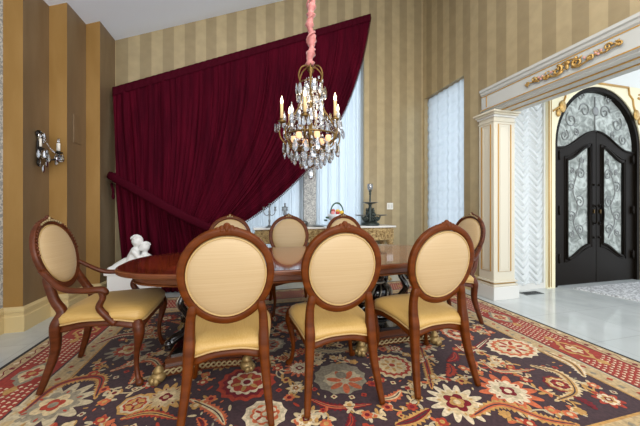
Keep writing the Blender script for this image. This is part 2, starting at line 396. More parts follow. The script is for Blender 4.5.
# right wall: window, then the portal opening
b = MB(); ys, ye = 3.58, 4.55; t0, t1 = XR, XR + .29
b.box(t0, t1, ye, YB, 0, cz(XR), STRY); b.box(t0, t1, ys, ye, 0, .12, STRY); b.box(t0, t1, ys, ye, 3.17, cz(XR), STRY)
b.box(t0, t1, 3.24, ys, 0, cz(XR), STRY); b.box(t0, t1, -.5, 3.24, 2.77, cz(XR), STRY)
b.build('wall_right', kind='structure')
r = empty('window_3', (XR + .2, (ys + ye) / 2, 0)); r['kind'] = 'structure'; M = Matrix.Translation((-(XR + .2), -(ys + ye) / 2, 0))
f = MB(); t = .05
f.box(XR + .17, XR + .23, ys, ys + t, .12, 3.17, WHITEP, M); f.box(XR + .17, XR + .23, ye - t, ye, .12, 3.17, WHITEP, M)
f.box(XR + .17, XR + .23, ys, ye, .12, .12 + t, WHITEP, M); f.box(XR + .17, XR + .23, ys, ye, 3.12, 3.17, WHITEP, M); f.build('window_frame', r)
MB().box(XR + .2, XR + .205, ys, ye, .12, 3.17, PANE, M).build('window_pane', r)
def fn(u, v):
    y = ys + .004 + (ye - ys - .008) * u; z = .13 + v * 3.03
    x = XR + .05 + .010 * sin(y * 2 * pi / .125) + .012 * abs(sin(z * pi / .155 + .3)) ** 3 - .004 * sin(y * 2 * pi / .05)
    return (x, y, z)
o = MB().grid(fn, 90, 240, SHEER).build('tufted_sheer_curtain')
tag(o, 'white sheer tucked in a grid of small squares in the side window', 'curtain')
# foyer: far wall with ruched window and arched door, ceiling
FY = 3.25
DX, DR, DS = 5.37, 0.93, 2.15
b = MB()
WALLF = mat('foyer_pale_wall', (222, 222, 216), 0.5); CRW = mat('foyer_cream_panel', (236, 226, 190), 0.5)
FC = 3.62
b.box(3.44, 3.5, FY, FY + .2, 0, FC, WALLF); b.box(3.5, 4.27, FY, FY + .2, 0, .08, WHITEP); b.box(3.5, 4.27, FY, FY + .2, 3.1, FC, WALLF)
b.box(4.27, DX - DR, FY, FY + .2, 0, FC, WALLF); b.box(DX + DR, 8.2, FY, FY + .2, 0, FC, WALLF)
arc = [(DX - DR * cos(pi * i / 24), DS + DR * sin(pi * i / 24)) for i in range(25)]
for (xa, za), (xb, zb) in zip(arc[:-1], arc[1:]):
    b.prism([(xa, za), (xb, zb), (xb, FC), (xa, FC)], 'Y', FY, FY + .2, WALLF)
b.build('wall_foyer', kind='structure')
MB().box(XR + .29, 8.2, -1.5, FY + .2, FC, FC + .1, CEIL).build('ceiling_foyer', kind='structure')
# cream casing with gold edging round the door
b = MB(); y0, y1 = FY - .035, FY
b.box(4.30, DX - DR, y0, y1, 0, DS, CRW); b.box(DX + DR, 6.38, y0, y1, 0, DS, CRW)
poly = [(3.9, 3.15), (6.9, 3.15)]
for (xa, za), (xb, zb) in zip(arc[:-1], arc[1:]):
    b.prism([(xa, za), (xb, zb), (xb, 3.15), (xa, 3.15)], 'Y', y0, y1, CRW)
b.box(4.30, DX - DR, y0, y1, DS, 3.15, CRW); b.box(DX + DR, 7.4, y0, y1, DS, 3.15, CRW)
for s in (-1, 1):
    q = [(DX + s * .62, 3.13), (DX + s * .64, 3.02), (DX + s * .72, 2.95), (DX + s * .74, 2.84), (DX + s * .80, 2.72), (DX + s * .98, 2.62)]
    b.tube([(x, y0 - .004, z) for x, z in q], .016, GOLDP, 6)
    if s > 0:
        for k in range(26):
            random.seed(k); x = DX + .8 + random.uniform(0, .6); z = 2.7 + random.uniform(0, .4)
            b.ell((x, y0 - .004, z), (random.uniform(.012, .03), .01, random.uniform(.01, .025)), GOLDP, 8, 5)
    b.ell((DX + s * .80, y0 - .01, 2.70), (.07, .02, .09), GOLD, 10, 7); b.ell((DX + s * .88, y0 - .01, 2.60), (.045, .02, .06), GOLD, 10, 7)
b.tube([(DX - .62, y0 - .004, 3.13), (DX + .62, y0 - .004, 3.13)], .018, GOLDP, 6)
b.tube([(4.315, y0 - .004, .02), (4.315, y0 - .004, 3.1)], .010, GOLDP, 6); b.tube([(4.36, y0 - .002, .02), (4.36, y0 - .002, 2.9)], .006, GOLDP, 6)
b.build('trim_1', kind='structure')
# ruched (festooned) blind beside the door
def fn(u, v):
    x = 3.5 + .77 * u; z = .07 + 3.0 * v; c = (u * 3) % 1.0; sag = 1 - (2 * c - 1) ** 2
    ph = (z + .125 * (1 - abs(2 * c - 1)) ** 1.1) * 2 * pi / .10
    y = FY + .03 + .02 * sin(ph) * (.35 + .65 * sag) - .02 * sag + .006 * sin(ph * 2.3 + 5 * u + 1.1 * sin(9 * z))
    return (x, y, z + .012 * sin(ph + 1) * sag)
o = MB().grid(fn, 90, 420, BLIND).build('ruched_blind')
tag(o, 'white ruched festoon blind hanging full height left of the dark arched door', 'blind')
# ------------------------------------------------------------------ the arched double door
d = empty('door_1', (DX, FY + .05, 0)); d['kind'] = 'structure'
b = MB(); ro, ri = DR, DR - .065
arco = [(ro * cos(pi * i / 32), DS + ro * sin(pi * i / 32)) for i in range(33)]; arci = [(ri * cos(pi * i / 32), DS + ri * sin(pi * i / 32)) for i in range(33)]
for i in range(32):
    b.prism([arco[i], arco[i + 1], arci[i + 1], arci[i]], 'Y', -.07, .07, IRON)
b.box(-ro, -ri, -.07, .07, .0, DS, IRON); b.box(ri, ro, -.07, .07, .0, DS, IRON); b.build('arch_frame', d)
def leaftop(x):                                      # serpentine head of the leaves, x = distance from the middle
    t = min(1, abs(x) / ri); return 2.11 + .30 * (0.5 + 0.5 * cos(pi * min(1, t * 1.12))) 
g = MB(); n = 24
pts = [(ri * cos(pi * i / n), DS + ri * sin(pi * i / n)) for i in range(n + 1)]
low = [(-ri + 2 * ri * i / n, leaftop(-ri + 2 * ri * i / n) - .03) for i in range(n + 1)]
g.prism(pts + low, 'Y', .0, .012, FROST); g.build('transom_glass', d)
def spiral(cx, cz_, r, turns, a0, sgn, y, n=30):
    return [(cx + r * (1 - .82 * i / n) * cos(a0 + sgn * turns * 2 * pi * i / n), y, cz_ + r * (1 - .82 * i / n) * sin(a0 + sgn * turns * 2 * pi * i / n)) for i in range(n + 1)]
b = MB()
for s in (-1, 1):
    for (cx, c2, r, a0, sg) in ((.22, 2.72, .12, 0, 1), (.5, 2.55, .12, 1, -1), (.64, 2.30, .09, 2, 1), (.30, 2.93, .07, 3, -1), (.40, 2.36, .06, 1, 1)):
        b.tube(spiral(s * cx, c2, r, 1.4, a0 if s > 0 else pi - a0, sg * s, -.01), .010, IRONG, 6)
b.tube([(0, -.01, 2.42), (0, -.01, 2.95)], .010, IRONG, 6)
b.lathe([(0.001, -.004), (.06, 0), (.075, .01), (.05, .02), (.001, .024)], (0, 0, 0), IRONG, 12, Matrix.Translation((0, -.01, 2.72)) @ Matrix.Rotation(pi / 2, 4, 'X'))
b.build('transom_scrollwork', d)
def glassout(s, gi, go, inset=0.0):                   # outline of the leaf's glazing: serpentine top and bottom
    top = []; bot = []
    for i in range(17):
        t = i / 16; x = gi + inset + (go - gi - 2 * inset) * t
        zt = 2.15 - .22 * (0.5 - 0.5 * cos(pi * t)) - inset
        zb = .61 - .21 * (0.5 - .5 * cos(pi * t)) + inset
        top.append((s * x, zt)); bot.append((s * x, zb))
    return top, bot
for s in (-1, 1):
    lf = empty('door_leaf', (0, 0, 0)); lf.parent = d
    gi, go = .14, .62
    top, bot = glassout(s, gi, go)
    b = MB()
    X = [.006, gi] + [gi + (go - gi) * i / 16 for i in range(1, 17)] + [ri - .004]
    def col(xa, xb, z0a, z0b, z1a, z1b): b.prism([(s * xa, z0a), (s * xb, z0b), (s * xb, z1b), (s * xa, z1a)], 'Y', -.028, .028, IRON)
    col(.006, gi, .01, .01, leaftop(.006), leaftop(gi)); col(go, ri - .004, .01, .01, leaftop(go), leaftop(ri))
    for i in range(16):
        xa, xb = gi + (go - gi) * i / 16, gi + (go - gi) * (i + 1) / 16
        col(xa, xb, .01, .01, bot[i][1], bot[i + 1][1]); col(xa, xb, top[i][1], top[i + 1][1], leaftop(xa), leaftop(xb))
    loop = top + bot[::-1]
    b.tube([(x, -.03, z) for x, z in loop], .022, IRON, 6, closed=True)
    tp2, bt2 = glassout(s, gi, go, -.045)
    b.tube([(x, -.028, z) for x, z in tp2 + bt2[::-1]], .010, IRON, 6, closed=True)
    b.tube([(s * (.006 + (ri - .01) * i / 16), -.03, leaftop((ri - .01) * i / 16) - .012) for i in range(17)], .016, IRON, 6)
    b.build('leaf_frame', lf)
    g = MB(); g.prism(loop, 'Y', .004, .014, FROST); g.build('leaf_glass', lf)
    b = MB()
    for (cx, c2, r, a0, sg) in ((.30, 1.72, .10, 0, 1), (.50, 1.52, .09, 2, -1), (.32, 1.28, .10, 1, 1), (.50, 1.05, .09, 3, -1), (.32, .84, .09, 0, 1), (.48, 1.76, .05, 1, 1), (.50, .78, .06, 2, 1), (.27, 1.93, .05, 1, -1)):
        b.tube(spiral(s * cx, c2, r, 1.5, a0 if s > 0 else pi - a0, sg * s, -.008), .009, IRONG, 6)
    b.tube(spline([(s * .3, -.008, .70), (s * .45, -.008, .95), (s * .36, -.008, 1.2), (s * .46, -.008, 1.45), (s * .36, -.008, 1.75), (s * .28, -.008, 1.98)]), .008, IRONG, 6)
    b.build('leaf_scrollwork', lf)
    h = MB(); h.tube(spline([(s * .07, -.03, 1.22), (s * .07, -.075, 1.20), (s * .075, -.085, 1.08), (s * .07, -.075, .96), (s * .07, -.03, .94)]), .010, IRON, 8)
    h.ell((s * .07, -.035, 1.22), (.02, .01, .03), IRON); h.ell((s * .07, -.035, .94), (.02, .01, .03), IRON)
    for z in (1.55, .72): h.ell((s * .06, -.035, z), .018, IRON)
    h.box(s * .07 - .006, s * .07 + .006, -.05, -.03, 1.10, 1.16, BRASS)
    h.build('door_handle', lf)
    h = MB()
    for z in (.42, 1.15, 1.98): h.box(min(s * .78, s * .87), max(s * .78, s * .87), -.045, -.028, z - .05, z + .05, IRON); h.tube([(s * .80, -.05, z - .07), (s * .80, -.05, z + .07)], .014, IRON, 8)
    h.build('hinge', lf)
# ------------------------------------------------------------------ portal between the room and the foyer
p = empty('trim_2', (3.27, 3.12, 0)); p['kind'] = 'structure'
M = Matrix.Translation((-3.27, -3.12, 0))
px0, px1, py0, py1 = 3.10, 3.44, 3.00, 3.245
b = MB(); b.box(px0, px1, py0, py1, 0, 2.44, CREAM, M)
def frame_yz(b, x, y0, y1, z0, z1, r, m, M):
    b.tube([(x, y0, z0), (x, y1, z0), (x, y1, z1), (x, y0, z1)], r, m, 4, closed=True, M=M, smooth=False)
def frame_xz(b, y, x0, x1, z0, z1, r, m, M):
    b.tube([(x0, y, z0), (x1, y, z0), (x1, y, z1), (x0, y, z1)], r, m, 4, closed=True, M=M, smooth=False)
b.build('pilaster_shaft', p, bevel=.006)
b = MB()
for (z0, z1) in ((.36, 2.28),):
    frame_yz(b, px0 - .002, py0 + .05, py1 - .05, z0, z1, .008, GOLDP, M); frame_yz(b, px0 - .001, py0 + .075, py1 - .075, z0 + .03, z1 - .03, .005, CREAM, M)
    frame_xz(b, py0 - .002, px0 + .07, px1 - .07, z0, z1, .008, GOLDP, M); frame_xz(b, py0 - .001, px0 + .10, px1 - .10, z0 + .03, z1 - .03, .005, CREAM, M)
b.build('gold_panel_molding', p)
b = MB(); b.box(px0 - .04, px1 + .03, py0 - .04, py1 + .004, 0, .17, WHITEP, M); b.box(px0 - .025, px1 + .02, py0 - .025, py1 + .003, .17, .20, CREAM, M)
b.box(px0 - .03, px1 + .02, py0 - .03, py1 + .004, .22, .24, CREAM, M); b.box(px0 - .006, px1 + .006, py0 - .006, py1 + .001, .20, .22, GOLDP, M); b.build('pilaster_base', p, bevel=.006)
b = MB()
for k, (o, z0, z1) in enumerate(((.012, 2.31, 2.325), (.02, 2.37, 2.395), (.04, 2.395, 2.42), (.065, 2.42, 2.445))):
    b.box(px0 - o, px1 + o * .5, py0 - o, py1 + o * .6, z0, z1, CREAM if k != 1 else WHITEP, M)
b.build('pilaster_capital', p, bevel=.004)
# entablature: straight mouldings running along Y above the opening
e0, e1 = -.45, 3.20
b = MB()
prof = [(3.44, 2.445), (3.13, 2.445), (3.10, 2.46), (3.10, 2.475), (3.075, 2.485), (3.075, 2.505), (3.10, 2.515), (3.10, 2.69), (3.085, 2.705), (3.08, 2.73), (3.065, 2.742), (3.065, 2.772), (3.149, 2.772), (3.149, 2.79), (3.44, 2.79)]
v = [(x, y, z) for y in (e0, e1) for x, z in prof]; k = len(prof)
b.add(v, [(j, j + 1, k + j + 1, k + j) for j in range(k - 1)], GREYP, False, M); b.add(v, [tuple(range(k)), tuple(range(2 * k - 1, k - 1, -1))], GREYP, False, M)
b.build('entablature', p)
b = MB()
b.box(3.072, 3.076, e0, e1 - .003, 2.488, 2.500, GOLDP, M); b.box(3.096, 3.101, e0, e1 - .003, 2.675, 2.686, GOLDP, M); b.box(3.15, 3.17, e0, 3.0, 2.4365, 2.4455, GOLDP, M)
b.box(3.30, 3.32, e0, 3.0, 2.4365, 2.4455, GOLDP, M)
b.box(3.145, 3.1496, e0, e1, 2.79, 2.80, GOLDP, M); b.box(3.094, 3.1, e1 - .09, e1 - .08, 2.53, 2.67, GOLDP, M)
b.build('gold_line', p)
orn = empty('scroll_relief', (3.092, 2.12, 2.595))   # carved gilt spray on the frieze
def ornament():
    g = MB(); rz_ = MB()
    def sp(cy_, cz_, r, a0, sg, th=.012): g.tube([(-.012, y, z) for y, _, z in spiral(cy_, cz_, r, 1.3, a0, sg, 0, 24)], lerpr([th, th * .8, th * .5], 25), GOLD, 7)
    for s in (-1, 1):
        sp(s * .09, .0, .048, pi / 2, s, .014); sp(s * .20, -.015, .028, 0, -s, .010); sp(s * .33, .018, .03, pi, s, .010); sp(s * .41, .0, .024, 0, -s, .009)
        g.tube([(-.01, s * y, z) for y, z in ((.04, -.03), (.10, -.05), (.17, -.03), (.23, .0), (.30, -.02), (.37, -.005), (.43, .0))], lerpr([.010, .008, .005], 7), GOLD, 6)
        for i in range(16):
            random.seed(i * 3 + s); y = s * random.uniform(.03, .42); z = random.uniform(-.03, .035)
            q = Matrix.Rotation(random.uniform(-1, 1), 3, 'X'); g.ell((-.012, y, z), (.008, random.uniform(.012, .024), .008), GOLD, 8, 5, rot=q)
        for y, z in ((.24, .008), (.26, -.012), (.28, .012), (.15, .01)): MB().ell((-.014, s * y, z), (.010, .012, .012), ROSEP, 8, 6).build('rosebud', orn)
    g.ell((-.012, 0, .03), (.012, .03, .022), GOLD, 10, 6); g.ell((-.012, 0, -.005), (.012, .018, .03), GOLD, 10, 6)
    g.tube([(-.012, y, .055 - 3 * y * y) for y in [(-.08 + .016 * i) for i in range(11)]], .008, GOLD, 6)
    g.build('gilt_scrolls', orn)
ornament(); tag(orn, 'gilt scroll and rosebud relief on the frieze above the wide opening', 'wall ornament')
baseboard('baseboard_right', [(XR, YB), (XR, 3.25)], side=1)
# floor vent, wall plates, flush panel, foyer mat
b = MB(); b.box(-.15, .15, -.06, .06, 0, .006, VENTM)
for i in range(14): b.box(-.135 + i * .02, -.124 + i * .02, -.048, .048, .006, .0068, BLACKH)
tag(b.build('floor_vent', loc=(3.84, 3.10, 0)), 'grey metal vent set in the marble below the ruched blind', 'vent')
for (nm, x, z, lab) in (('light_switch', 2.48, 1.215, 'white double switch plate on striped wall above the console corner'),):
    r = empty(nm, (x, YB - .001, z)); MB().box(-.06, .06, -.006, 0, -.058, .058, PLASTIC).build('plate', r, bevel=.002)
    for s in (-1, 1): MB().box(s * .028 - .017, s * .028 + .017, -.011, -.006, -.034, .034, WHITEP).build('rocker' if nm == 'light_switch' else 'socket', r, bevel=.002)
    tag(r, lab, 'wall plate')
o = MB().box(0, .006, -.075, .075, -.165, .165, DARKW).box(.006, .008, -.066, .066, -.155, .155, DARKW).build('flush_panel', loc=(-1.929, 3.965, 2.11), bevel=.002)
tag(o, 'small flush rectangular cover painted into darker wall face right of the sconce', 'wall panel')
b = MB(); b.prism([(x, y) for x, y in ((4.66, 3.12), (6.15, 3.12), (6.35, 2.55), (6.1, 2.1), (5.1, 2.05), (4.85, 2.4))], 'Z', 0, .012, MATM)
tag(b.build('door_mat'), 'mottled grey and white mat in front of the arched door', 'mat')

# ================================================================== the carpet
def carpet():
    P = dict(field=(72, 52, 55), cream=(216, 190, 146), cream2=(200, 182, 148), red=(172, 62, 42), orange=(204, 104, 66), gold=(196, 148, 84), crimson=(122, 26, 34),
             grey=(150, 138, 116), edge=(34, 26, 26), bred=(160, 52, 38), tan=(196, 168, 124), pale=(226, 206, 172))
    K = {k: mat('wool_' + k, v, 0.95, spec=0.1, sheen=0.15, noise=(tuple(int(c * .80) for c in v), (55, 55, 55), 4, 0.35, 0.7)) for k, v in P.items()}
    b = MB(); cnt = [0]
    x0, x1, y0, y1 = -1.77, 2.95, 0.55, 4.15
    def z(l): cnt[0] += 1; return .0038 + l * .0004 + cnt[0] * 3e-7
    def inside(p, mg=0): return x0 + mg < p[0] < x1 - mg and y0 + mg < p[1] < y1 - mg
    def rect(a, c, e, f, m, l): zz = z(l); b.add([(a, e, zz), (c, e, zz), (c, f, zz), (a, f, zz)], [(0, 1, 2, 3)], K[m], False)
    b.box(x0, x1, y0, y1, 0.0005, .0035, K['edge'])
    def fan(c, pts, m, l):
        zz = z(l); n = len(pts); b.add([(c[0], c[1], zz)] + [(p[0], p[1], zz) for p in pts], [(0, i + 1, (i + 1) % n + 1) for i in range(n)], K[m], False)
    def radial(c, r, fn, m, l, n=48, rot=0, sq=1.0):
        pts = []
        for i in range(n):
            a = 2 * pi * i / n; q = r * fn(a); x = q * cos(a); y = q * sin(a) * sq
            pts.append((c[0] + x * cos(rot) - y * sin(rot), c[1] + x * sin(rot) + y * cos(rot)))
        fan(c, pts, m, l)
    def strip(path, wd, m, l):
        zz = z(l); v = []; N = len(path)
        for i, p in enumerate(path):
            q = Vector(path[min(i + 1, N - 1)]) - Vector(path[max(i - 1, 0)]); q = Vector((q.x, q.y)).normalized() if q.length else Vector((1, 0))
            ww = wd[i] if hasattr(wd, '__len__') else wd
            v += [(p[0] - q.y * ww, p[1] + q.x * ww, zz), (p[0] + q.y * ww, p[1] - q.x * ww, zz)]
        b.add(v, [(2 * i, 2 * i + 1, 2 * i + 3, 2 * i + 2) for i in range(N - 1)], K[m], False)
    def sawleaf(path, w0, m1, m2, teeth=11):          # long serrated leaf
        S = spline([(p[0], p[1], 0) for p in path], 8); N = len(S); zz = z(2)
        L = sum((S[i + 1] - S[i]).length for i in range(N - 1)); T = max(6, int(L / .03)); v = []; acc = 0
        samp = []
        for k in range(T * 2 + 1):
            t = k / (T * 2) * (N - 1); i = min(int(t), N - 2); samp.append((S[i].lerp(S[i + 1], t - i), (S[i + 1] - S[i]).normalized(), k / (T * 2)))
        for k, (p, d_, t) in enumerate(samp):
            env = sin(pi * min(1, t * .95 + .04)) ** .6; ww = w0 * env * (1.0 if k % 2 else .58)
            v += [(p.x - d_.y * ww, p.y + d_.x * ww, zz), (p.x + d_.y * ww, p.y - d_.x * ww, zz)]
        b.add(v, [(2 * i, 2 * i + 1, 2 * i + 3, 2 * i + 2) for i in range(len(samp) - 1)], K[m1], False)
        strip([(p.x, p.y) for p, _, t in samp], [w0 * .36 * sin(pi * min(1, t + .02)) ** .5 for _, _, t in samp], m2, 3)
        strip([(p.x, p.y) for p, _, t in samp[2:-2]], w0 * .09, 'field' if m2 != 'field' else 'cream', 4)
    def petals(c, r, n, m, l, wd=.4, rot=0, r0=.2):
        for k in range(n):
            a = rot + 2 * pi * k / n; dx, dy = cos(a), sin(a); pts = []
            for i in range(10):
                t = 2 * pi * i / 10; u = r * (r0 + (1 - r0) * (0.5 + .5 * cos(t))); q = r * wd * .5 * sin(t)
                pts.append((c[0] + dx * u - dy * q, c[1] + dy * u + dx * q))
            fan((c[0] + dx * r * .6, c[1] + dy * r * .6), pts, m, l)
    def rosette(c, r, cols, n=12, rot=0, sq=1.0):      # scalloped medallion in rings
        radial(c, r, lambda a: 1 - .11 * abs(sin(n * a / 2)), cols[0], 2, 96, rot, sq)
        radial(c, r * .84, lambda a: 1 - .13 * abs(sin(n * a / 2)), cols[1], 3, 96, rot, sq)
        radial(c, r * .66, lambda a: .84 + .16 * abs(cos(n * a / 2)), cols[2], 4, 80, rot, sq); radial(c, r * .54, lambda a: .86 + .14 * abs(sin(n * a / 3)), cols[0], 5, 60, rot, sq)
        petals(c, r * .50, n // 3 + 2, cols[3], 6, .30, rot, .3)
        radial(c, r * .24, lambda a: 1 - .15 * abs(sin(4 * a)), cols[2], 6, 32, rot, sq)
        radial(c, r * .13, lambda a: 1, cols[1], 7, 12)
    def starflower(c, r, cols, n=10, rot=0, sq=1.0):   # ragged palmette
        radial(c, r, lambda a: .62 + .38 * abs(cos(n * a / 2)) ** 1.5, cols[0], 2, n * 10, rot, sq)
        radial(c, r * .66, lambda a: .78 + .22 * abs(cos(n * a / 2)), cols[1], 3, n * 10, rot, sq)
        radial(c, r * .46, lambda a: .62 + .38 * abs(cos(2.5 * a + 1)), cols[2], 4, 50, rot, sq); radial(c, r * .27, lambda a: .7 + .3 * abs(cos(2 * a)), cols[3], 5, 32, rot)
        radial(c, r * .12, lambda a: 1, cols[1], 6, 12)
        for k in range(n // 2): q_ = rot + 2 * pi * k / (n // 2); radial((c[0] + cos(q_) * r * .56, c[1] + sin(q_) * r * .56), r * .07, lambda a: 1, cols[3], 4, 8, q_, .5)
    def bloom(c, r, m1, m2, rot=0, n=5):
        radial(c, r, lambda a: .70 + .30 * abs(cos(n * a / 2)), m1, 3, n * 6, rot); radial(c, r * .42, lambda a: 1, m2, 4, 10)
    def vine(path, m='cream', wd=.006, leaves=True, rng=random):
        S = spline([(p[0], p[1], 0) for p in path], 8); strip([(p.x, p.y) for p in S], wd, m, 1)
        if leaves:
            for i in range(3, len(S) - 2, 5):
                d_ = (S[i + 1] - S[i]).normalized(); s = 1 if (i // 5) % 2 else -1; a = atan2(d_.y, d_.x) + s * .9; L = .045
                c = (S[i].x + cos(a) * L * .6, S[i].y + sin(a) * L * .6)
                radial(c, L * .6, lambda t: 1, rng.choice(['cream', 'gold', 'orange', 'cream2']), 1, 8, a, .42)
    F = floor_at
    def at(x, y): q = F(x, y); return (q.x, q.y)
    # borders from the outside in
    def ring(i0, i1, m, l):
        rect(x0 + i0, x1 - i0, y0 + i0, y0 + i1, m, l); rect(x0 + i0, x1 - i0, y1 - i1, y1 - i0, m, l)
        rect(x0 + i0, x0 + i1, y0 + i1, y1 - i1, m, l); rect(x1 - i1, x1 - i0, y0 + i1, y1 - i1, m, l)
    ring(.03, .045, 'tan', 1); ring(.045, .125, 'tan', 1); ring(.125, .14, 'crimson', 1); ring(.14, .43, 'bred', 1); ring(.43, .445, 'field', 1)
    ring(.445, .60, 'tan', 1); ring(.445, .462, 'cream2', 2); ring(.575, .592, 'gold', 2); ring(.592, .60, 'field', 2)
    rect(x0 + .60, x1 - .60, y0 + .60, y1 - .60, 'field', 0)
    def along(side, s, t):                             # s metres along the side, t metres in from the outer edge
        return {'l': (x0 + t, y0 + s), 'r': (x1 - t, y0 + s), 'b': (x0 + s, y0 + t), 't': (x0 + s, y1 - t)}[side]
    rnd = random.Random(5)
    for side, L in (('l', y1 - y0), ('r', y1 - y0), ('b', x1 - x0), ('t', x1 - x0)):
        if side in 'lr': seg = .72
        else: seg = .74
        rot = pi / 2 if side in 'lr' else 0
        nseg = int((L - .3) / seg) + 1
        s = .16
        while s < L - .14:                              # lattice of cream hooks between cartouches
            ph = ((s - .15) / seg) % 1.0
            for kq in range(7):
                t = .165 + kq * .040
                if abs(ph - .5) * seg < .17 - .45 * abs(t - .285): continue
                c = along(side, s + (.014 if kq % 2 else 0), t)
                radial(c, .012, lambda a: .55 + .45 * abs(cos(a * 1.5)), 'pale', 2, 12, rot + .5)
            s += .036
        for k in range(nseg):
            s = .15 + seg * (k + .5)
            if s > L - .2: continue
            c = along(side, s, .285)
            radial(c, .155, lambda a: .72 + .28 * abs(cos(2 * a)) - .10 * abs(sin(5 * a)), 'gold' if k % 2 else 'grey', 3, 60, rot, .72)
            radial(c, .115, lambda a: .72 + .28 * abs(cos(2 * a)) - .10 * abs(sin(4 * a)), 'bred' if k % 2 else 'cream', 4, 60, rot, .72)
            radial(c, .07, lambda a: .6 + .4 * abs(cos(3 * a)), 'cream' if k % 2 else 'red', 5, 36, rot, .8); radial(c, .022, lambda a: 1, 'gold', 6, 12)
            for q in (-1, 1): radial(along(side, s + q * .2, .285), .05, lambda a: .7 + .3 * abs(cos(2 * a)), 'gold', 4, 24, rot, .7)
        # guards: a running vine
        for t, c1, c2 in ((.085, 'pale', 'crimson'), (.52, 'red', 'grey')):
            pts = []; s = .1
            while s < L - .1: pts.append(along(side, s, t + .018 * sin(s * 2 * pi / .16))); s += .02
            strip(pts, .0035, 'tan' if t > .3 else 'crimson', 3)
            s = .14; k = 0
            while s < L - .12:
                c = along(side, s, t + .014 * (-1) ** k); radial(c, .019, lambda a: .65 + .35 * abs(cos(2 * a)), c1 if k % 2 else c2, 4, 20, rot + .3 * k)
                s += .08; k += 1
    fx0, fx1, fy0, fy1 = x0 + .62, x1 - .62, y0 + .62, y1 - .62
    big = []
    def B(px, py, r): c = at(px, py); big.append((c[0], c[1], r)); return c
    starlist = []
    rosette(B(247, 383, .20), .20, ['red', 'crimson', 'pale', 'gold'], 14, .2)
    rosette(B(392, 366, .17), .17, ['cream', 'red', 'cream', 'gold'], 16)
    radial(B(340, 378, .19), .19, lambda a: 1 - .10 * abs(sin(6 * a)), 'grey', 2, 90); radial(at(342, 379), .14, lambda a: 1 - .12 * abs(sin(5 * a)), 'cream2', 3, 60, 0, .7)
    petals(at(345, 382), .13, 7, 'orange', 4, .35); radial(at(341, 376), .04, lambda a: 1, 'grey', 5, 14)
    starflower(B(508, 392, .19), .19, ['orange', 'pale', 'cream2', 'crimson'], 12, .3)
    starflower(B(457, 403, .19), .18, ['pale', 'cream', 'crimson', 'gold'], 14)
    rosette(B(512, 348, .26), .22, ['pale', 'orange', 'cream', 'red'], 16, 0, .8)
    starflower(B(166, 398, .16), .15, ['gold', 'tan', 'cream', 'crimson'], 14)
    starflower(B(53, 406, .2), .22, ['cream2', 'grey', 'cream', 'red'], 12, .4)
    rosette(B(265, 415, .14), .13, ['pale', 'cream2', 'orange', 'red'], 10)
    rosette(B(560, 385, .12), .10, ['crimson', 'gold', 'cream', 'red'], 10)
    rosette(B(135, 405, .12), .10, ['gold', 'cream2', 'red', 'crimson'], 8)
    starflower(B(455, 318, .2), .2, ['cream', 'red', 'pale', 'gold'], 12); rosette(B(240, 322, .24), .22, ['cream2', 'red', 'cream', 'gold'], 14)
    starflower(B(130, 350, .2), .18, ['grey', 'red', 'cream', 'gold'], 12, .2)
    starflower(B(420, 345, .16), .15, ['cream2', 'orange', 'pale', 'crimson'], 12)
    # serrated leaves, paired around the medallions
    SL = [([(470, 418), (500, 405), (545, 420), (580, 426)], .05, 'gold', 'orange'), ([(530, 366), (560, 374), (575, 392), (555, 402)], .045, 'cream', 'gold'),
          ([(20, 415), (60, 385), (100, 378), (95, 400)], .055, 'gold', 'red'), ([(110, 372), (150, 360), (165, 375)], .045, 'orange', 'cream'),
          ([(420, 345), (428, 370), (432, 390)], .04, 'gold', 'red'), ([(545, 352), (572, 364), (585, 378)], .05, 'pale', 'gold'),
          ([(430, 410), (415, 420), (395, 426)], .05, 'gold', 'crimson'), ([(190, 400), (215, 412), (225, 426)], .045, 'orange', 'cream'),
          ([(480, 360), (500, 372), (535, 370)], .035, 'red', 'cream'), ([(95, 345), (125, 335), (165, 335)], .05, 'cream2', 'red'),
          ([(300, 345), (330, 352), (370, 345)], .05, 'grey', 'cream'), ([(310, 400), (335, 408), (372, 405)], .035, 'crimson', 'orange'),
          ([(455, 345), (470, 352), (490, 338)], .04, 'crimson', 'pale'), ([(120, 420), (150, 414), (178, 420)], .035, 'red', 'gold')]
    for pts, wd, a, c in SL:
        q = [at(*p_) for p_ in pts]; sawleaf(q, wd, a, c); big.extend((p_[0], p_[1], .05) for p_ in q)
    # the rest of the field: a scatter of palmettes, blooms, small serrated leaves, and vines linking them
    rnd = random.Random(11); nodes = []
    def free(x, y, r): return all((x - a) ** 2 + (y - c) ** 2 > (r + e) ** 2 for a, c, e in big)
